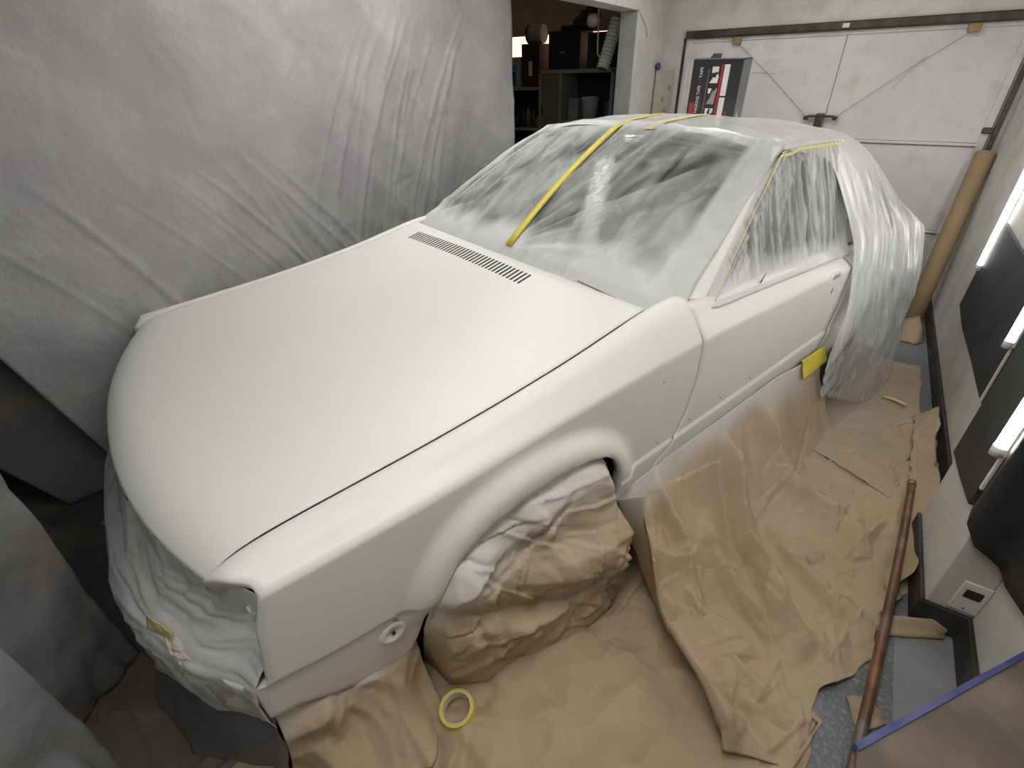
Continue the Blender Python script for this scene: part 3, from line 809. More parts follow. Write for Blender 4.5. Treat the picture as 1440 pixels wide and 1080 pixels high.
# roof and tail film, one big sheet that hangs over the near rear wheel
T = np.linspace(0, 1, 130); Sg = np.linspace(0, 1, 90)
tv = np.array([0, .06, .14, .22, .30, .38, .46, .52, .56, .66, .75, .86, 1.0])
def drape_sec(s):
    zt = float(ips(np.array(min(s, 3.34)), ROOFZ, 7, .08)); hw = float(ip(s, HW))
    be = float(ip(s, [(2.0, .88), (3.1, .86), (3.37, .80)])); zt = max(zt, be + .02)
    fl = float(ip(s, [(2.0, .0), (2.6, .02), (2.85, .10), (3.1, .10), (3.37, .0)]))
    zbm = float(ip(s, [(2.4, .20), (2.6, .12), (2.75, .05), (2.95, .03), (3.1, .06), (3.22, .13), (3.37, .30)]))
    return [(-.88, .35), (-.85, .62), (-.80, be), (-hw - .02, zt - .03), (-hw * .6, zt + .012), (0, zt + .02), (hw * .6, zt + .012), (hw * .97, zt - .02), (hw + .035, zt - .06), (.80, be), (.845 + fl * .3, .62), (.86 + fl * .7, .38), (.865 + fl, zbm)]
P = np.zeros((90, 130, 3)); D = np.zeros((90, 130))
st = np.interp(T, [0, .25, .50, .545, .556, .58, .66, .75, .86, 1.0], [1.965, 1.965, 1.965, 1.99, 2.40, 2.44, 2.46, 2.46, 2.38, 2.44])
SG = st[None, :] + (3.37 - st[None, :]) * Sg[:, None]
for i in range(90):
    for j in range(130):
        sec = drape_sec(SG[i, j])
        P[i, j] = (np.interp(T[j], tv, [p[0] for p in sec]), SG[i, j], np.interp(T[j], tv, [p[1] for p in sec]))
for _ in range(4):
    P[:, 1:-1] = (P[:, :-2] + 2 * P[:, 1:-1] + P[:, 2:]) / 4
TT = np.repeat(T[None], 90, 0)
side = sm(.56, .64, TT)
q = SG + .30 * (TT - .66)
pl = (1 - np.abs(vn(q * 9, TT * 2.0, 31)) * 2) + .6 * (1 - np.abs(vn(q * 20, TT * 3, 32)) * 2)
low = (1 - np.abs(vn((SG + TT * 2.2) * 7, (TT - SG * .3) * 9, 33)) * 2)
P[..., 0] += side * (.010 * pl * (1 - sm(.80, .9, TT)) + .006 * low * sm(.75, .85, TT)) + .006 * side
rf = (1 - side)
cr = crumple(P[..., 0], P[..., 1], 35, 60, (.06, .25), .12)
P[..., 2] += rf * (.004 * vn(P[..., 0] * 8, SG * 8, 34) + cr * .5 + .006)
# sagging tail: round the last columns inwards
tail = sm(.9, 1.0, Sg)[:, None]
P[..., 0] *= 1 - .05 * tail * side
P[..., 2] -= (.016 * (1 - sm(0, .05, Sg)))[:, None] * rf
dens = rf * .78 + side * (.28 * np.exp(-((SG - st[None, :]) / .13) ** 2) + .16 * np.clip(pl, -1, 1) * (1 - sm(.78, .9, TT)) + .12 * (1 - sm(.70, .84, TT)) + .08 * sm(.3, .9, Sg)[:, None])
f4 = on_car(grid('tail_film', P, M_film, None, .0008, {'dens': dens}))
tag(f4, 'large translucent masking film sheet over the roof and tail hanging past the rear wheel', 'masking film')

# nose film: hangs from the bonnet lip over the bumper, gathered at the headlamp
nu, nv = 120, 100
xa = np.linspace(-.72, .798, nu); vv = np.linspace(0, 1, nv)
U, V = np.meshgrid(xa, vv, indexing='ij')
au = np.abs(U)
top_s = np.where(au < .69, sf(U) + .012, np.interp(au, [.69, .735, .80], [.066, .092, .124]))
top_z = np.where(au < .69, hood_z(sf(U), U) - .014, np.interp(au, [.69, .74, .80], [.672, .702, .700]))
zbot = np.interp(U, [-.72, .0, .4, .6, .72, .80], [.20, .18, .20, .25, .285, .30])
Z = top_z + (zbot - top_z) * V
bulge = np.interp(U, [-.8, -.70, -.5, -.25, 0, .25, .5, .66, .74, .80], [.06, -.05, -.13, -.17, -.185, -.185, -.135, -.06, .015, .045])
# profile down the front: recess under the lip, out over the bumper, back under
kz = np.interp(Z, [.15, .25, .33, .41, .46, .52, .60, .68, .75], [.62, .86, 1.0, 1.0, .86, .42, .12, .02, 0])
rec = np.interp(au, [0, .5, .62, .75, .80], [.0, .0, .015, .035, .0]) * np.exp(-((Z - .56) / .07) ** 2)
S = top_s + (bulge - top_s) * kz + rec
# creases gathered at the taped bunch
bx, bz = .555, .475
an = np.arctan2(Z - bz, U - bx); ra = np.hypot(Z - bz, U - bx)
ray = (1 - np.abs(vn(an * 4.2, ra * 2, 41)) * 2) + .3 * (1 - np.abs(vn(an * 9, ra * 1.2, 42)) * 2)
env = sm(.03, .14, ra) * np.exp(-ra / .22)
hz = np.exp(-((Z - .50) / .07) ** 2) * sm(.45, .6, U)
S += -.016 * ray * env + .008 * (1 - np.abs(vn(Z * 38 + U * 3, U * 4, 43)) * 2) * hz * (1 - sm(.775, .798, U)) + .035 * np.exp(-(ra / .05) ** 2) * 0
cr = crumple(U, Z, 44, 110, (.03, .14), .05)
S += cr * sm(0, .12, V)
S -= .02 * np.exp(-((U - .30) / .03) ** 2) * np.exp(-((Z - .60) / .09) ** 2)
dens = .10 * np.clip(ray, -1, 1) * env + .25 * sm(.3, .6, U) * sm(.40, .5, Z) - .12 * (1 - sm(-.1, .35, U)) * sm(.35, .5, Z) + .05
f5 = on_car(grid('nose_film', np.stack([U, S, Z], -1), M_film_nose, None, .0008, {'dens': dens}))
tag(f5, 'milky masking film gathered over the car nose and headlamp opening', 'masking film')
# crumpled bunch of film in the headlamp corner
def blob(name, c, r, seed, m, sq=(1, 1, 1)):
    bm = bmesh.new(); bmesh.ops.create_icosphere(bm, subdivisions=3, radius=1)
    rng = random.Random(seed)
    dirs = [Vector((rng.gauss(0, 1), rng.gauss(0, 1), rng.gauss(0, 1))).normalized() for _ in range(9)]
    for v in bm.verts:
        d = v.co.normalized(); k = .72 + .5 * max(d.dot(q) ** 9 for q in dirs if True) - .22 * abs(math.sin(9 * d.x + seed) * math.cos(8 * d.z + 2 * seed))
        v.co = Vector((d.x * r * k * sq[0] + c[0], d.y * r * k * sq[1] + c[1], d.z * r * k * sq[2] + c[2]))
    return from_bm(name, bm, m, None, False)
M_film_solid = mat('crumpled_white_film', (.70, .69, .66), .35, (.62, .61, .58), 14, .3, 50)
# dark skirt below the nose film
U, V = np.meshgrid(np.linspace(-.70, .775, 60), np.linspace(0, 1, 30), indexing='ij')
tz = np.interp(U, xa, zbot[:, 0]) + .03
b2 = np.interp(U, [-.8, -.70, -.5, -.25, 0, .25, .5, .66, .74, .80], [.07, -.02, -.09, -.12, -.13, -.13, -.10, -.04, .03, .05])
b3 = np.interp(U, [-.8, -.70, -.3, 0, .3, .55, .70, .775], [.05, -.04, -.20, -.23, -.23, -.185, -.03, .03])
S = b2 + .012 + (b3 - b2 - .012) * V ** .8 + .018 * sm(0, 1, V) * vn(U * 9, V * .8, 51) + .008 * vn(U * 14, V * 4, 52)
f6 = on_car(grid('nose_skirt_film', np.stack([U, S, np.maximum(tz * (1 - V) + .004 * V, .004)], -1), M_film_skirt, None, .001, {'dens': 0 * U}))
tag(f6, 'dark grey film skirt below the nose film reaching the floor', 'masking film')

# tape on the car
def on_screen(x, b): return tuple(screen(x, b, .026))
pts = [on_screen(.0 - .10 * t, t) for t in np.linspace(.0, .96, 14)] + [tuple(roof(s_, x_, .028)) for s_, x_ in ((2.04, -.125), (2.12, -.15), (2.2, -.19), (2.32, -.26), (2.44, -.35), (2.56, -.44))]
nr = [(0, -.48, .87)] * 13 + [(0, -.25, 1)] * 2 + [(0, 0, 1)] * 5
o = on_car(ribbon('tape_strip', pts, nr, .036, M_tape))
tag(o, 'long yellow tape strip up the windscreen film and over the roof', 'tape')
pts = [on_screen(.205, .965)] + [tuple(roof(s_, x_, .030)) for s_, x_ in ((2.03, .20), (2.10, .19), (2.2, .165), (2.32, .12), (2.42, .08))]
o = on_car(ribbon('tape_strip', pts, [(0, -.4, .9)] + [(0, 0, 1)] * 5, .05, M_tape_pale))
tag(o, 'short pale yellow tape strip on the roof front edge', 'tape')
pts = []
for t in np.linspace(0, 1, 16):
    pts.append((.748 + (.592 - .748) * t + .026, 1.525 + (2.045 - 1.525) * t - .03 * t * (1 - t), .872 + (1.222 - .872) * t + .004))
for t in np.linspace(.12, 1, 9):
    s_ = 2.045 + .42 * t
    pts.append((.594 + .034 + .01 * t, s_, 1.222 + .022 * sm(0, .25, t) - .008 * t))
o = on_car(ribbon('tape_strip', pts, (1, 0, .3), [.005 + .006 * sm(9, 15, k) for k in range(16)] + [.011] * 9, M_tape_pale))
tag(o, 'thin pale yellow tape line edging the side window', 'tape')
def tape_patch(name, c, ex, ey, ez_n, w_, h_, m, lab, seed):
    ex = Vector(ex).normalized(); ey = Vector(ey).normalized(); n = ex.cross(ey)
    U, V = np.meshgrid(np.linspace(-.5, .5, 14), np.linspace(-.5, .5, 10), indexing='ij')
    h = crumple(U * w_, V * h_, seed, 10, (.015, .05), .35)
    e = .05 * vn(V * 6, V * 0, seed)
    P = np.array(c)[None, None] + ((U + e * (np.abs(U) > .4)) * w_)[..., None] * np.array(ex) + ((V * (1 - .25 * U)) * h_)[..., None] * np.array(ey) + h[..., None] * np.array(n)
    o = on_car(grid(name, P, m, None, .0012, None)); return tag(o, lab, 'tape')
tape_patch('tape_patch', (.838, 2.36, .385), (0, 1, .06), (-.35, 0, 1), 0, .21, .085, M_tape, 'yellow tape patch holding the kraft paper to the sill end', 61)
tape_patch('tape_patch', (.55, -.085, .475), (.9, .45, -.05), (0, .25, 1), 0, .085, .055, M_tape_pale, 'yellow tape patch bunching the nose film', 62)
o = on_car(blob('film_bunch', (.755, .105, .605), .024, 5, M_film_solid, (.8, .7, 1.5))); tag(o, 'small crumpled bunch of film in the headlamp corner', 'film scrap')
o = on_car(blob('film_bunch', (.60, -.055, .455), .045, 8, M_film_solid, (1.3, .7, .55))); tag(o, 'larger crumpled bunch of film above the bumper end', 'film scrap')

# crinkled film inside the wheel arch
U, V = np.meshgrid(np.linspace(0, 1, 40), np.linspace(0, 1, 26), indexing='ij')
an = R(6) + U * R(74)
P = np.stack([.60 + .20 * V, .77 + (.33 - .05 * V * (1 - V)) * np.cos(an), .28 + .325 * np.sin(an)], -1)
h = crumple(U * .4, V * .2, 71, 60, (.03, .1), .6)
P[..., 1] -= np.abs(h) * np.cos(an) * 1.5; P[..., 2] -= np.abs(h) * np.sin(an) * 1.5
o = on_car(grid('arch_film', P, M_film_solid, None, .001)); tag(o, 'crinkled silvery film lining the front wheel arch', 'masking film')

# ------------------------------------------------------------------ kraft paper
# bag over the front wheel
nu, nv = 130, 110
U, V = np.meshgrid(np.linspace(0, 1, nu), np.linspace(0, 1, nv), indexing='ij')
sT = .425 + (1.00 - .425) * U
zT = ip(sT, ZB) - .012
mid_w = np.interp(U, [0, .12, .3, .55, .8, .93, 1], [.79, .875, .925, .945, .95, .93, .84])
bot_w = np.interp(U, [0, .12, .3, .55, .8, .93, 1], [.70, .80, .88, .925, .93, .91, .80])
sM = np.interp(U, [0, .12, .5, .9, 1], [.40, .42, .70, 1.04, 1.10])
sB = np.interp(U, [0, .12, .5, .9, 1], [.42, .44, .70, .99, 1.05])
def bez(a, b, c, t): return (1 - t) ** 2 * a + 2 * t * (1 - t) * b + t * t * c
W_ = bez(.815 + 0 * U, mid_w * 1.06 - .03, bot_w, V)
S = bez(sT, sM, sB, V); Z = bez(zT, .36 + 0 * U, .006 + 0 * U, V)
h = crumple(S, Z, 81, 60, (.10, .40), .22) + crumple(S, Z, 82, 130, (.03, .13), .26) + pinches(S, Z, 86, 60, (.05, .2))
big = .028 * np.clip(1 - np.abs(Z - .40 + .35 * (S - .6)) / .12, 0, 1) * sm(0, .2, V) - .02 * np.clip(1 - np.abs(Z - .22 + .5 * (S - .75)) / .06, 0, 1)
fade = sm(0, .08, V) * (.25 + .75 * sm(0, .08, U) * (1 - sm(.92, 1, U)))
W_ += (h + big) * fade
S += .3 * h * fade
Z = np.maximum(Z + .25 * h * fade, .004)
spray = np.clip((1 - sm(.10, .62, V + .16 * vn(U * 4, V * 4, 82) + .28 * U)) * .95, 0, 1)
o = on_car(grid('wheel_paper', np.stack([W_, S, Z], -1), M_kraft, None, .0012, {'spray': spray}))
tag(o, 'crumpled kraft paper bag over the front wheel with white overspray', 'kraft paper')

# big drape from the sill out across the floor
nu, nv = 230, 170
U, V = np.meshgrid(np.linspace(0, 1, nu), np.linspace(0, 1, nv), indexing='ij')
top = [(0, 1.10, .80, .285), (.10, 1.16, .806, .325), (.25, 1.37, .808, .35), (.5, 1.75, .811, .378), (.75, 2.08, .814, .405), (.92, 2.30, .82, .39), (1, 2.46, .825, .35)]
out = [(0, .905, 1.40), (.10, 1.014, 1.521), (.22, 1.238, 1.47), (.27, 1.304, 1.498), (.36, 1.461, 1.521), (.44, 1.635, 1.486), (.55, 1.854, 1.53), (.76, 2.348, 1.435), (1, 2.905, 1.285)]
tu = [t[0] for t in top]; ou = [t[0] for t in out]
sT, wT, zT = (np.interp(U, tu, [t[k] for t in top]) for k in (1, 2, 3))
sO, wO = (np.interp(U, ou, [t[k] for t in out]) for k in (1, 2))
k = V ** 1.15
S = sT + (sO - sT) * k; W_ = wT + (wO - wT) * k
foot = np.interp(U, [0, .12, .3, .6, .85, 1], [.60, .58, .48, .42, .36, .32])       # where the paper meets the floor
fall = np.clip(1 - V / foot, 0, 1)
Z = zT * fall ** 1.35
# long pleats running down from the sill
def ridge(c0, c1, wd, amp, v0, v1, asym=1.0):
    c = c0 + (c1 - c0) * V
    d = U - c
    wid = np.where(d > 0, wd * asym, wd) * (.45 + .8 * V)
    return amp * np.clip(1 - np.abs(d) / wid, 0, 1) * sm(v0, v0 + .15, V) * (1 - sm(v1 - .3, v1, V))
pleat = (ridge(.0, .015, .055, .14, -.15, 1.1, 1.0) + ridge(.47, .25, .05, .095, .04, .95, .6) + ridge(.56, .30, .035, -.035, .05, .8) + ridge(.68, .54, .05, .05, .04, .6, 1.6)
         + ridge(.80, .75, .05, -.035, .05, .5) + ridge(.24, .10, .05, .04, .1, .8, .5) + ridge(.33, .22, .04, .045, .2, .95, 1.8) + ridge(.46, .40, .03, .04, .55, 1.15, .7)
         + ridge(.62, .62, .05, .03, .3, 1.0) + ridge(.16, .14, .035, .03, .35, 1.1, .5) + ridge(.20, .19, .03, .04, .0, .45))
h = crumple(S, W_, 91, 90, (.12, .40), .30) + crumple(S, W_, 92, 340, (.03, .16), .36) + pinches(S, W_, 96, 130)
Z = Z + (pleat + h * sm(0, .06, V) + .004)
W_ = W_ + pleat * fall * .9
Z = np.maximum(Z, .003 + .002 * vn(U * 20, V * 20, 92))
edge_n = (.016 * vn(U * 9, V * 0, 93) + .006 * vn(U * 33, V * 0, 95)) * sm(.95, 1, V)
W_ += edge_n; S += edge_n
spray = np.clip((1 - sm(.0, .11 + .05 * vn(U * 7, V * 2, 94) + .10 * (1 - sm(0, .14, U)), V)) * .85, 0, 1) + .10 * sm(.25, .5, U) * (1 - sm(.35, .9, V))
o = on_car(grid('sill_paper', np.stack([W_, S, Z], -1), M_kraft, None, .0012, {'spray': np.clip(spray, 0, 1)}))
tag(o, 'large pleated kraft paper sheet draped from the door sill across the floor', 'kraft paper')

def floor_sheet(name, outline, seed, lab, m=None, amp=.16, n=120, base=.002, bow=None, spray=None, size=(.05, .3), res=(90, 90), sprayf=None):
    """sheet on the floor: four-sided patch between two edge polylines (world xy)"""
    A, B = [np.array(e, float) for e in outline]
    u = np.linspace(0, 1, res[0])
    def rs(E):
        d = np.r_[0, np.cumsum(np.hypot(*np.diff(E, axis=0).T))]; d /= d[-1]
        return np.stack([np.interp(u, d, E[:, 0]), np.interp(u, d, E[:, 1])], -1)
    a, b = rs(A), rs(B)
    V = np.linspace(0, 1, res[1])[None, :, None]
    XY = a[:, None] * (1 - V) + b[:, None] * V
    X, Y = XY[..., 0], XY[..., 1]
    h = crumple(X, Y, seed, n, size, amp) + pinches(X, Y, seed + 7, n // 2)
    UU = np.repeat(u[:, None], res[1], 1); VV = np.repeat(np.linspace(0, 1, res[1])[None], res[0], 0)
    rim = np.minimum(np.minimum(UU, 1 - UU), np.minimum(VV, 1 - VV))
    e = (.007 * vn(X * 22, Y * 22, seed + 1) + .012 * vn(X * 7, Y * 7, seed + 3)) * (rim < .02)
    Z = base + np.maximum(h * .8 + (.010 + .004 * vn(X * 6, Y * 6, seed + 2)), 0)
    if bow is not None: Z = Z + bow(X, Y, UU, VV)
    sp = np.zeros_like(X) if sprayf is None else sprayf(X, Y, UU, VV)
    o = grid(name, np.stack([X + e, Y + e, Z], -1), m or M_kraft, None, .001, {'spray': sp}, offset=1)
    return tag(o, lab, 'kraft paper')
# floor paper beneath the wheel and towards the viewer
floor_sheet('floor_paper', ([(-.95, .05), (-.74, .42), (-.62, .72), (-.42, 1.12), (-.36, 1.26)], [(-.42, -.25), (-.10, .10), (.10, .45), (.26, .78), (.33, .98)]), 101, 'flat kraft paper sheet on the floor around the tape roll', amp=.42, n=200, size=(.05, .38), res=(190, 150))
# paper behind, near the tail
floor_sheet('floor_paper', ([(.02, 2.25), (.20, 2.8), (.36, 3.35)], [(.47, 2.0), (.56, 2.7), (.565, 3.32)]), 111, 'dusty kraft paper sheet on the floor under the tail film edge', M_kraft2, .14, 70, .004,
            sprayf=lambda X, Y, U, V: .25 * np.clip(1 - np.abs(V - .35) * 3, 0, 1))
# upturned strip along the wall
def strip_bow(X, Y, U, V): return .06 * V ** 1.5 * (1 - .4 * U) + .05 * sm(.8, 1, U) * V
floor_sheet('floor_paper', ([(.44, 1.50), (.50, 2.0), (.52, 2.45), (.53, 2.72)], [(.495, 1.56), (.575, 2.0), (.595, 2.45), (.60, 2.70)]), 121, 'upturned kraft paper edge along the right wall plinth', amp=.10, n=40, base=.02, bow=strip_bow, res=(70, 24))
# paper hanging below the front valance
U, V = np.meshgrid(np.linspace(0, 1, 90), np.linspace(0, 1, 80), indexing='ij')
sT = .05 + .345 * U; zT = ip(np.clip(sT, .06, .36), ZB) + .02
wB = np.interp(U, [0, .3, .7, 1], [.80, .90, .93, .86]); sB = np.interp(U, [0, .3, .7, 1], [.00, .10, .30, .40])
W_ = bez(.760 + 0 * U, .78 + 0 * U, wB, V); S = bez(sT, sT, sB, V); Z = bez(zT, .06 + 0 * U, .006 + 0 * U, V)
h = crumple(S, Z + W_, 131, 70, (.04, .2), .35) * sm(0, .1, V)
W_ += h; Z = np.maximum(Z + .5 * h, .004)
spray = np.clip(.7 * (1 - sm(.0, .45, V + .3 * U + .1 * vn(U * 5, V * 5, 132))), 0, 1)
o = on_car(grid('valance_paper', np.stack([W_, S, Z], -1), M_kraft, None, .0012, {'spray': spray}))
tag(o, 'kraft paper hanging from the front valance to the floor', 'kraft paper')
def scrap(pts, z0, lab, seed, m=None):
    """a loose curl of paper: ribbon through world points"""
    A = []
    for (x0, y0, z0_), (x1, y1, z1_) in pts:
        A.append([(x0 + (x1 - x0) * t, y0 + (y1 - y0) * t, z0_ + (z1_ - z0_) * t + .004 * math.sin(t * 7 + seed)) for t in np.linspace(0, 1, 6)])
    o = grid('paper_scrap', A, m or M_kraft, None, .001, {'spray': np.zeros((len(A), 6))}); return tag(o, lab, 'paper scrap')
scrap([((.41, 1.335, .006), (.43, 1.385, .014)), ((.45, 1.335, .006), (.46, 1.40, .03)), ((.50, 1.36, .006), (.51, 1.42, .035)), ((.55, 1.39, .006), (.555, 1.44, .04)), ((.59, 1.41, .008), (.593, 1.43, .03))], 0, 'torn kraft paper curl on grey floor below the socket', 1)
scrap([((.395, .985, .004), (.36, 1.07, .006)), ((.43, 1.02, .006), (.40, 1.09, .016)), ((.455, 1.05, .004), (.44, 1.075, .01))], 0, 'small torn paper piece on grey floor beside the pipe', 2)
scrap([((.47, 3.68, .004), (.47, 3.93, .05)), ((.55, 3.66, .006), (.55, 3.93, .10)), ((.60, 3.72, .006), (.60, 3.86, .03))], 0, 'crumpled paper scrap at the foot of the brown roll', 3)
scrap([((-2.16, .19, .004), (-2.2, .3, .01)), ((-2.05, .21, .006), (-2.05, .33, .016)), ((-1.96, .27, .004), (-1.98, .36, .012))], 0, 'dull paper scrap on dark floor beside the dust sheets', 4, M_kraft2)
tape_f = ribbon('tape_strip', [(.40, 2.83, .030), (.45, 2.82, .032), (.50, 2.80, .03)], (0, 0, 1), .028, M_tape_pale)
tag(tape_f, 'short yellow tape strip on the dusty floor paper', 'tape')

# ------------------------------------------------------------------ loose things on the floor
tr = empty('tape_roll', (-.507, .440, .026))
seg = 48
bm = bmesh.new(); rings = []
for r, z in ((.0405, .0), (.0405, .030), (.047, .030), (.047, 0), (.0405, 0)):
    rings.append([bm.verts.new((r * math.cos(k * 2 * math.pi / seg), r * math.sin(k * 2 * math.pi / seg), z)) for k in range(seg)])
for a, b in zip(rings, rings[1:]):
    for k in range(seg): bm.faces.new((a[k], a[(k + 1) % seg], b[(k + 1) % seg], b[k]))
bmesh.ops.remove_doubles(bm, verts=bm.verts, dist=1e-5)
from_bm('wound_tape', bm, M_tape, tr)
bm = bmesh.new(); rings = []
for r, z in ((.0375, -.0005), (.0375, .0305), (.0404, .0305), (.0404, -.0005), (.0375, -.0005)):
    rings.append([bm.verts.new((r * math.cos(k * 2 * math.pi / seg), r * math.sin(k * 2 * math.pi / seg), z)) for k in range(seg)])
for a, b in zip(rings, rings[1:]):
    for k in range(seg): bm.faces.new((a[k], a[(k + 1) % seg], b[(k + 1) % seg], b[k]))
bmesh.ops.remove_doubles(bm, verts=bm.verts, dist=1e-5)
from_bm('core', bm, M_tape_core, tr)
tr.rotation_euler = (R(7), R(-4), 0)
tag(tr, 'yellow masking tape roll lying on kraft paper', 'tape roll')

pipe = empty('pipe', (.375, .80, 0))
tube('pipe_body', [(-.005 + .13 * t, 1.27 * t, .045 + .035 * math.sin(t * 3.1) + .02 * t) for t in np.linspace(0, 1, 24)], .0135, M_copper, pipe, 14)
cyl('pipe_collar', (.1245, 1.262, .0663), (.1262, 1.285, .0664), .0155, mat('bright_copper', (.55, .28, .16), .35, (.45, .22, .12), 20, metal=.8), pipe, 14)
tag(pipe, 'long rusty copper pipe lying along the kraft paper edge', 'pipe')

# work bench corner with blue edging at the right
bn = empty('work_table', (.44, .40, 0))
def prism(name, poly, z0, z1, m, parent, off=(0, 0)):
    bm = bmesh.new()
    a = [bm.verts.new((x - off[0], y - off[1], z0)) for x, y in poly]; b = [bm.verts.new((x - off[0], y - off[1], z1)) for x, y in poly]
    bm.faces.new(a); bm.faces.new(b)
    for i in range(len(poly)): bm.faces.new((a[i], a[(i + 1) % len(poly)], b[(i + 1) % len(poly)], b[i]))
    return from_bm(name, bm, m, parent)
prism('board', [(.290, .690), (.595, 1.112), (.595, -.1), (.275, -.1)], .380, .398, M_ply, bn, (.44, .40))
prism('blue_edging', [(.284, .698), (.597, 1.126), (.597, 1.110), (.292, .688)], .378, .4015, M_blue, bn, (.44, .40))
for x, y in ((.30, -.05), (.56, -.05), (.56, .85), (.31, .5)):
    box('leg', (x - .44 - .02, y - .40 - .02, 0), (x - .44 + .02, y - .40 + .02, .38), M_ply, bn)
tag(bn, 'low stained plywood table with blue edging against the right wall', 'table')

# ------------------------------------------------------------------ dust sheets
# big curtain beyond the car
nu, nv = 280, 210
U, V = np.meshgrid(np.linspace(0, 1, nu), np.linspace(0, 1, nv), indexing='ij')
Z = .14 + (2.2 - .14) * V
yl = ip(Z, [(.1, .36), (.25, .335), (.73, .22), (1.2, .10), (2.2, -.15)]); yr = 3.14 + .02 * np.sin(Z * 5)
Y = yl + (yr - yl) * U
X = -2.20 - .06 * np.sin(U * 3.1) + .05 * (1 - sm(.0, 1.0, Z)) * np.sin(U * 6)
X += .10 * sm(.88, 1, U)
sw = (U - .5) * 3.0
# slack folds swing down from the top corners towards the car's bonnet
for c, k, a, ph in ((.95, 1.1, .016, 0), (.8, .8, .012, 1), (.1, -1.3, .018, 2), (.0, -.9, .015, 3)):
    q = U - c + k * .35 * (1 - V) ** 1.6 * np.sign(k) * (1 if k > 0 else -1) * (1 if k > 0 else 1)
    X += .35 * a * vn(q * 16 + ph * 7, V * 1.3, 200 + ph) * sm(.0, .3, 1 - V)
X += .008 * vn(Y * 2.2, Z * 1.6, 210) + .012 * (1 - np.abs(vn((Y * 2.6 - Z * 2.2), (Y + Z) * .7, 211)) * 2) * (1 - sm(.25, .75, V)) * (1 - sm(.4, .7, U))
X += .013 * (1 - np.abs(vn((Y * 2.6 + Z * 2.4), (Y - Z) * .7, 212)) * 2) * sm(.45, .75, U)
X += crumple(Y, Z, 213, 500, (.03, .13), .11)
# long taut creases that swing down from the hung corner to the bonnet, and from the loose edge
for k in range(26):
    rg = np.random.RandomState(300 + k)
    if k < 14: c = rg.uniform(2.0, 3.1); sl = rg.uniform(.35, .9); cz = 1.9
    else: c = rg.uniform(.1, 1.3); sl = rg.uniform(-1.1, -.5); cz = 1.3
    d = (Y - c) - sl * (Z - cz) - .25 * sl * (Z - cz) ** 2
    X += rg.uniform(.003, .008) * np.clip(1 - np.abs(d) / rg.uniform(.012, .035), 0, 1) * sm(.15, .5, Z) * (1 - sm(cz - .3, cz, Z) if k >= 14 else 1 - sm(1.5, 1.9, Z))
o = grid('dust_sheet', np.stack([X, Y, Z], -1), M_tarp, None, .002)
tag(o, 'wide grey dust sheet hanging from the ceiling beyond the car', 'dust sheet')
# soiled sheet behind its loose corner, shade put into its grey
U, V = np.meshgrid(np.linspace(0, 1, 70), np.linspace(0, 1, 70), indexing='ij')
Z = .006 + (1.9 - .006) * V
yl = ip(Z, [(0, .17), (.3, .05), (.8, -.05), (1.9, -.2)]); yr = .95 + 0 * Z
Y = yl + (yr - yl) * U
X = -2.40 + .03 * np.sin(U * 7) + .02 * vn(Y * 6, Z * 3, 221) + .05 * (1 - sm(0, .3, Z)) + crumple(Y, Z, 222, 70, (.05, .25), .12)
o = grid('dust_sheet', np.stack([X, Y, Z], -1), M_tarp2, None, .002)
tag(o, 'soiled grey sheet darkened as shade, hanging to the floor behind the wide dust sheet', 'dust sheet')
def near_sheet(p0, p1, ztop, seed, lab, m, wav):
    U, V = np.meshgrid(np.linspace(0, 1, 90), np.linspace(0, 1, 90), indexing='ij')
    X = p0[0] + (p1[0] - p0[0]) * U; Y = p0[1] + (p1[1] - p0[1]) * U; Z = .006 + (ztop - .006) * V
    d = np.array([p1[1] - p0[1], -(p1[0] - p0[0])]); d /= np.hypot(*d)
    n_ = wav * np.sin(U * 9 + seed) * sm(0, .2, U) + .012 * (1 - np.abs(vn(U * 9, Z * 3.5, seed)) * 2) + crumple(U * .7, Z, seed, 240, (.03, .2), .24) + .03 * (1 - sm(0, .15, Z)) * vn(U * 6, Z * 6, seed + 1)
    o = grid('dust_sheet', np.stack([X + d[0] * n_, Y + d[1] * n_, Z], -1), m, None, .002)
    return tag(o, lab, 'dust sheet')
near_sheet((-1.44, .035), (-1.0, -.62), 2.2, 231, 'shade-darkened grey dust sheet hanging in front of the car nose', M_tarp2, .02)
near_sheet((-.98, -.105), (-.55, -.60), 2.2, 241, 'paler crinkled grey dust sheet hanging nearest the nose film', M_tarp3, .012)
floor_sheet('floor_paper', ([(-1.62, -.35), (-1.42, .10), (-1.30, .30)], [(-.98, -.40), (-.93, -.12), (-.90, .08)]), 251, 'dark brown paper on the floor below the nose film', mat_spray('dark_brown_paper', (.12, .10, .085), (.17, .14, .11), (.3, .3, .3)), .10, 60)  # paper with a dark brown base colour
struct(box('floor_shade_sheet', (-4.3, -1.7, 0), (-1.02, 1.6, .0012), M_floor_shade))  # thin dark sheet standing in for shade on the left floor

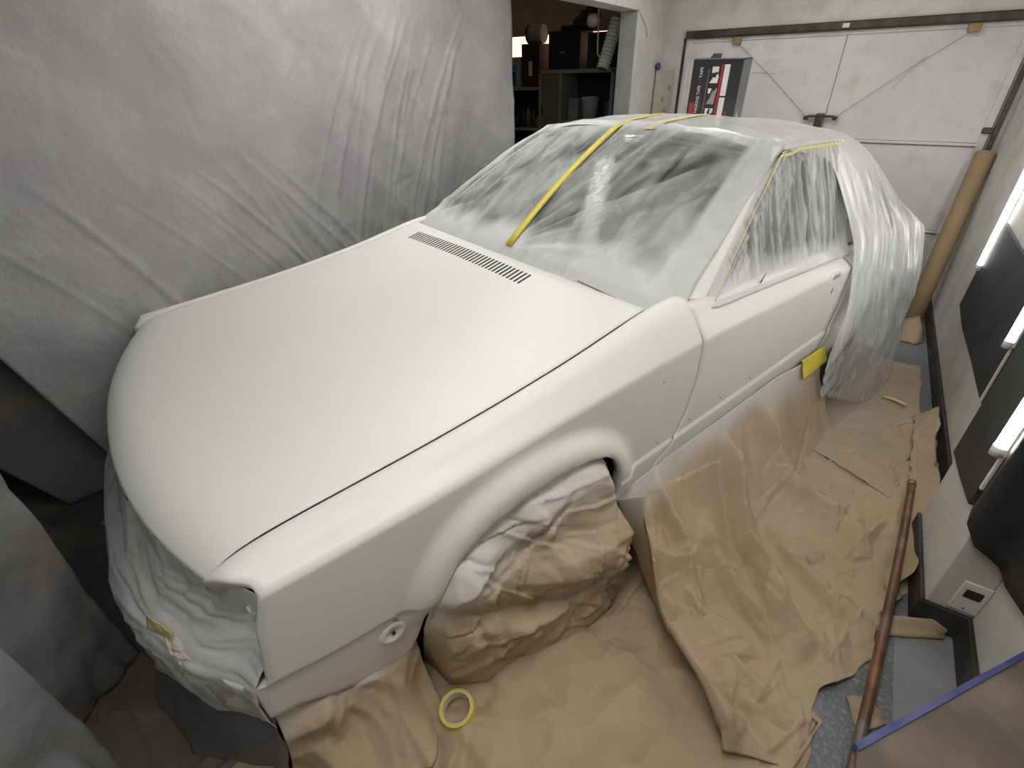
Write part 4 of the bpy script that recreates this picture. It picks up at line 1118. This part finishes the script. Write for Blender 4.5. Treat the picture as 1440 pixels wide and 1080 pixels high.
# ------------------------------------------------------------------ brown paper roll leaning in the corner
a = Vector((.535, 4.02, .01)); b = Vector((.575, 4.375, 1.005))
rl = empty('paper_roll', a)
d = b - a
q = d.to_track_quat('Z', 'Y').to_matrix().to_4x4()
bm = bmesh.new(); seg = 40; rings = []
L_ = d.length
for r, z in ((.018, .02), (.018, L_ - .002), (.030, L_ + .001), (.048, L_), (.0505, L_ - .003), (.0505, .003), (.048, 0), (.018, .02)):
    rings.append([bm.verts.new(q @ Vector((r * math.cos(k * 2 * math.pi / seg), r * math.sin(k * 2 * math.pi / seg), z + .02))) for k in range(seg)])
for a_, b_ in zip(rings, rings[1:]):
    for k in range(seg): bm.faces.new((a_[k], a_[(k + 1) % seg], b_[(k + 1) % seg], b_[k]))
bmesh.ops.remove_doubles(bm, verts=bm.verts, dist=1e-5)
from_bm('rolled_paper', bm, M_card, rl, True)
bm = bmesh.new(); box_bm(bm, (-.001, -.055, .3), (.001, -.048, .9))
for v in bm.verts: v.co = q @ Vector((v.co.x, v.co.y + .003, v.co.z))
from_bm('loose_edge', bm, M_card, rl)
tag(rl, 'tall roll of brown kraft paper leaning in the garage door corner', 'paper roll')

# ------------------------------------------------------------------ box of foam tape standing on the roof
def text_mesh(name, s, size, m, parent, M4, sx=1.0, ext=.0006):
    c = bpy.data.curves.new(name, 'FONT'); c.body = s; c.size = size; c.extrude = ext; c.resolution_u = 3
    t = bpy.data.objects.new(name, c); COL.objects.link(t)
    bpy.context.view_layer.update()
    dg = bpy.context.evaluated_depsgraph_get()
    me = bpy.data.meshes.new_from_object(t.evaluated_get(dg))
    bpy.data.objects.remove(t, do_unlink=True)
    for v in me.vertices: v.co = M4 @ Vector((v.co.x * sx, v.co.y, v.co.z))
    me.materials.clear()
    return link(name, me, m, parent)
tb = empty('tape_box', (-.955, 3.20, 1.218), R(4))
tb.rotation_euler = (R(3), R(1.5), R(-7))
BW, BH, BD = .268, .325, .125
bm = bmesh.new(); box_bm(bm, (0, 0, 0), (BW, BD, BH), .004); from_bm('carton', bm, M_boxblack, tb)
box('side_sleeve', (BW - .002, .004, .004), (BW + .0012, BD - .004, BH - .006), M_boxside, tb)
box('side_sleeve', (.004, .01, BH - .002), (BW - .004, BD - .004, BH + .001), M_boxside, tb)
box('side_label', (BW, .045, .05), (BW + .002, .056, .075), M_whiteprint, tb)
# hand flap at the top
bm = bmesh.new(); box_bm(bm, (.075, .03, BH), (.135, .036, BH + .022), .002)
for v in bm.verts:
    if v.co.z > BH + .01: v.co.x += .012 * (1 if v.co.x < .1 else -.2); v.co.y += .01
from_bm('hand_flap', bm, M_black, tb)
def pr(name, x0, x1, z0, z1, m, t=.0012):
    return box(name, (x0, -t, z0), (x1, .001, z1), m, tb)
pr('print_bar', .014, .040, .018, .120, M_red)
pr('print_bar', .160, .172, .010, .300, M_red)
pr('fine_print', .176, .205, .012, .150, M_whiteprint); pr('fine_print', .176, .205, .158, .300, M_whiteprint)
pr('print_bar', .216, .227, .000, .085, M_red)
pr('side_line', .093, .0955, .01, .28, M_greyprint)
pr('fine_print', .070, .0715, .012, .065, M_whiteprint); pr('fine_print', .069, .0712, .09, .15, M_red)
for z0 in (.012, .110, .206):
    pr('photo_panel', .102, .156, z0, z0 + .088, mat('dark_red_print', (.05, .012, .014), .4, (.03, .01, .012), 30), .0010)
def poly_print(pts, m):
    bm = bmesh.new(); f = bm.faces.new([bm.verts.new((x, -.0016, z)) for x, z in pts])
    r = bmesh.ops.extrude_face_region(bm, geom=[f])
    for v in r['geom']:
        if isinstance(v, bmesh.types.BMVert): v.co.y += .001
    from_bm('photo_shape', bm, m, tb)
poly_print([(.106, .215), (.150, .215), (.153, .245), (.147, .258), (.138, .25), (.135, .238), (.124, .244), (.118, .232)], M_whiteprint)
poly_print([(.112, .262), (.128, .262), (.140, .268), (.147, .262), (.148, .290), (.113, .290)], M_whiteprint)
poly_print([(.106, .116), (.150, .116), (.153, .19), (.132, .176), (.124, .15)], M_greyprint)
poly_print([(.106, .19), (.126, .19), (.118, .165), (.108, .168)], M_whiteprint)
poly_print([(.146, .13), (.150, .13), (.154, .192), (.150, .192)], M_whiteprint)
poly_print([(.106, .018), (.140, .018), (.152, .05), (.150, .066), (.136, .048), (.122, .052)], M_greyprint)
poly_print([(.108, .05), (.122, .056), (.120, .078), (.128, .096), (.107, .096)], M_whiteprint)
poly_print([(.134, .07), (.150, .076), (.152, .096), (.134, .096)], M_whiteprint)
Mt = lambda x, z: Matrix.Translation((x, -.0016, z)) @ Matrix.Rotation(R(90), 4, 'X') @ Matrix.Rotation(R(90), 4, 'Z')
text_mesh('lettering', 'FOAM MASKING TAPE', .024, M_whiteprint, tb, Mt(.062, .012), .80)
text_mesh('lettering', 'TAPE', .022, M_whiteprint, tb, Mt(.062, .238), 1.0)
text_mesh('lettering', 'X', .022, M_red, tb, Mt(.062, .219), 1.1)
tag(tb, 'black and red FOAM MASKING TAPE box standing upright on the roof', 'box')

# ------------------------------------------------------------------ things by the far-left opening
ball = empty('wall_hook', (-1.579, 4.33, 1.525))
bm = bmesh.new(); bmesh.ops.create_uvsphere(bm, u_segments=18, v_segments=12, radius=.026)
for v in bm.verts: v.co.x = v.co.x * .7 + .024
from_bm('knob', bm, mat('blue_plastic', (.03, .04, .22), .3, (.05, .06, .28), 12), ball, True)
cyl('stem', (-.004, 0, 0), (.014, 0, 0), .007, M_steel, ball, 10)
tag(ball, 'small round blue knob on the white wall stub', 'knob')
bd = empty('template_board', (-1.572, 4.335, 1.13), R(-30))
box('plate', (0, 0, 0), (.012, .175, .37), mat('yellowed_plastic', (.42, .40, .31), .5, (.36, .34, .26), 8), bd, .002)
for y, z, r in ((.09, .17, .020), (.125, .10, .022), (.14, .25, .018)):
    cyl('plate_hole', (.011, y, z), (.0135, y, z), r, M_seam, bd, 18)
bd.scale = (1, 1, 1)
tag(bd, 'yellowed plastic template board with holes on the wall stub', 'board')
tag(tube('loose_wire', [(-1.60, 3.88, 1.93), (-1.575, 3.89, 1.84), (-1.574, 3.97, 1.80), (-1.574, 4.05, 1.76), (-1.576, 4.09, 1.70)], .0018, M_wire, None, 5), 'thin loose wire hanging on the wall stub', 'wire')

# shelving in the far bay
SY = 5.20
M_shelf = mat('cream_shelf_board', (.42, .41, .37), .5, (.36, .35, .32), 6)
cb = empty('shelf_cabinet', (-2.70, SY, 0))
x0, x1 = -.45, .40
for nm, a_, b_ in (('side_panel', (x0, 0, 0), (x0 + .03, .38, 1.525)), ('side_panel', (x1 - .03, 0, 0), (x1, .38, 1.525)), ('top_panel', (x0, 0, 1.50), (x1, .38, 1.535)), ('shelf', (x0 + .03, .01, 1.055), (x1 - .03, .37, 1.075)), ('shelf', (x0 + .03, .01, .55), (x1 - .03, .37, .57)), ('divider', (x0 + .25, -.004, 0), (x0 + .275, .37, 1.50)), ('back_panel', (x0, .37, 0), (x1, .38, 1.52))):
    box(nm, a_, b_, M_shelf if nm != 'back_panel' else M_dark, cb, .002)
dr = box('cabinet_door', (x0 + .03, -.006, .02), (x0 + .25, .012, 1.495), mat('tan_cabinet_door', (.24, .22, .18), .5, (.21, .19, .16), 6), cb, .003)
box('door_pull', (x0 + .045, -.02, 1.12), (x0 + .055, -.006, 1.22), mat('dark_blue_handle', (.03, .05, .10), .4, (.04, .06, .12), 10), dr, .003)
tag(cb, 'cream shelf cabinet with a tan door in the far bay', 'cabinet')
sh = empty('open_shelf', (-3.55, SY + .02, 0))
for nm, a_, b_ in (('upright', (-.35, 0, 0), (-.32, .36, 1.5)), ('shelf', (-.32, 0, 1.355), (.385, .36, 1.385)), ('shelf', (-.32, 0, .965), (.385, .36, .995)), ('shelf', (-.32, 0, .5), (.385, .36, .53)), ('back_panel', (-.35, .36, 0), (.385, .37, 1.36))):
    box(nm, a_, b_, M_shelf if nm != 'back_panel' else M_dark, sh, .002)
tag(sh, 'open cream shelf unit beside the cabinet in the far bay', 'shelf')
# things standing on them
def carton(name, a_, b_, m, lab, cat='box', flap=True):
    t = empty(name, (a_[0], a_[1], a_[2]))
    box('body', (0, 0, 0), (b_[0] - a_[0], b_[1] - a_[1], b_[2] - a_[2]), m, t, .004)
    if flap: box('lid_seam', (.004, -.0012, (b_[2] - a_[2]) * .86), (b_[0] - a_[0] - .004, .001, (b_[2] - a_[2]) * .868), M_black, t)
    tag(t, lab, cat); return t
M_case = mat('black_case', (.022, .021, .020), .5, (.030, .029, .028), 6, .15, 60)
t = carton('speaker_case', (-3.06, 5.24, 1.537), (-2.70, 5.52, 1.86), M_case, 'large black case on top of the cabinet', 'case')
box('case_badge', (.13, -.004, .135), (.19, 0, .15), M_greyprint, t, .001)
bm = bmesh.new(); box_bm(bm, (.10, .05, .32), (.30, .2, .37), .02); from_bm('case_handle', bm, M_black, t)
carton('storage_box', (-2.63, 5.26, 1.537), (-2.40, 5.5, 1.83), mat('dark_green_box', (.03, .033, .028), .6, (.04, .042, .035), 8), 'dark green box beside the black case', 'box')
t = carton('brown_crate', (-3.39, 5.24, 1.386), (-3.17, 5.50, 1.77), mat('dark_brown_crate', (.035, .022, .016), .6, (.05, .03, .02), 8), 'dark brown crate on the open shelf', 'crate')
box('paper_label', (.09, -.003, .10), (.135, .0, .23), M_whiteprint, t)
t = carton('printed_box', (-3.70, 5.24, 1.386), (-3.41, 5.48, 1.66), mat('white_carton', (.45, .44, .40), .6, (.40, .39, .35), 8), 'white box printed ARK in black with a blue patch', 'box')
box('blue_print', (.12, -.002, .01), (.235, .0, .14), mat('blue_print', (.03, .05, .28), .4, (.05, .08, .36), 12), t)
text_mesh('lettering', 'ARK', .062, M_black, t, Matrix.Translation((.135, -.002, .158)) @ Matrix.Rotation(R(90), 4, 'X'), .95)
# round drum lamp / roll on the crate
dl = empty('cable_drum', (-3.30, 5.30, 1.772))
cyl('drum', (-.06, .08, .085), (.10, .08, .085), .083, mat('pale_drum', (.40, .36, .30), .5, (.34, .30, .25), 8), dl, 28)
cyl('flange', (-.08, .08, .085), (-.058, .08, .085), .105 * .8, M_black, dl, 28)
tag(dl, 'pale round drum with a black flange on the brown crate', 'drum')
for k, (x, c, h) in enumerate(((-3.47, (.03, .03, .04), .15), (-3.40, (.05, .06, .09), .20), (-3.33, (.20, .16, .07), .24), (-3.27, (.12, .09, .05), .20), (-3.21, (.22, .17, .10), .13), (-3.62, (.08, .08, .09), .18), (-3.55, (.24, .20, .10), .14))):
    b_ = empty('spray_bottle', (x, 5.28 + .02 * (k % 2), .996))
    lathe('bottle', [(.0, 0), (.028, 0), (.028, h * .6), (.012, h * .78), (.012, h * .88), (0, h * .88)], mat('bottle_plastic_%d' % k, c, .4, tuple(v * .8 for v in c), 10), b_, 16)
    box('trigger_cap', (-.016, -.03, h * .88), (.014, .012, h), M_black, b_, .003)
    tag(b_, ['short black bottle', 'navy bottle', 'tall amber spray bottle', 'brown spray bottle', 'small tan bottle', 'grey bottle', 'squat yellowish bottle'][k] + ' on the open shelf below the crate', 'bottle', 'bottles on the open shelf')
t = carton('grey_box', (-2.88 + .06, 5.26, 1.076), (-2.74 + .03, 5.4, 1.28), mat('pale_blue_carton', (.32, .34, .36), .5, (.26, .28, .31), 8), 'pale blue carton inside the cabinet', 'box')
pk = empty('bucket', (-2.595, 5.32, 1.076))
lathe('pail', [(0, 0), (.075, 0), (.09, .18), (.095, .185), (.095, .195), (.086, .195), (.085, .18), (0, .18)], mat('white_bucket', (.55, .55, .54), .4, (.48, .48, .47), 6), pk, 28)
box('bucket_lid', (-.07, -.07, .195), (.07, .07, .205), M_white_plastic, pk, .02)
tag(pk, 'white plastic bucket inside the cabinet', 'bucket')
t = carton('blue_tub', (-2.40, 5.26, 1.076), (-2.34, 5.4, 1.25), mat('bright_blue_tub', (.02, .16, .42), .4, (.03, .13, .36), 8), 'bright blue tub at the cabinet side', 'tub')
# ribbed extractor hose hanging from the ceiling
hs = empty('ribbed_hose', (-1.92, 4.12, 1.52))
pts, rad = [], []
n = 60
for k in range(n):
    t_ = k / (n - 1)
    pts.append((.035 * (1 - t_), .13 - .13 * t_, .31 - .31 * t_)); rad.append(.046 + .005 * math.sin(k * 1.4))
tube('hose', pts, rad, mat('white_ribbed_hose', (.78, .77, .74), .5, (.70, .69, .66), 8), hs, 22)
dv = (Vector(pts[-1]) - Vector(pts[-2])).normalized(); pe = Vector(pts[-1])
cyl('hose_mouth', pe - dv * .002, pe + dv * .004, .033, mat('hose_inside', (.10, .085, .06), .8, (.14, .11, .08), 10), hs, 22)
tag(hs, 'white ribbed extractor hose hanging at the opening', 'hose')
tag(lathe('ceiling_light_globe', [(0, -.05), (.035, -.042), (.052, -.014), (.048, .02), (.03, .035), (0, .035)], mat('frosted_globe', (.5, .5, .48), .3, (.44, .44, .42), 8), None, 20, (-2.02, 4.12, 1.83)), 'round frosted globe above the ribbed hose', 'lamp')
tube('cord', [(-.085, .05, .38), (-.08, .05, .22), (-.075, .05, .10), (-.03, .02, .06)], .006, M_white_plastic, hs, 6)
cyl('ceiling_strap', (.03, .12, .28), (.03, .12, .73), .012, M_card, hs, 8)
bg = blob('black_bag', (-2.62, 5.2, 1.93), .14, 12, M_case, (1.0, .6, 1.0))
tag(bg, 'dark lumpy bag hanging above the cabinet', 'bag')
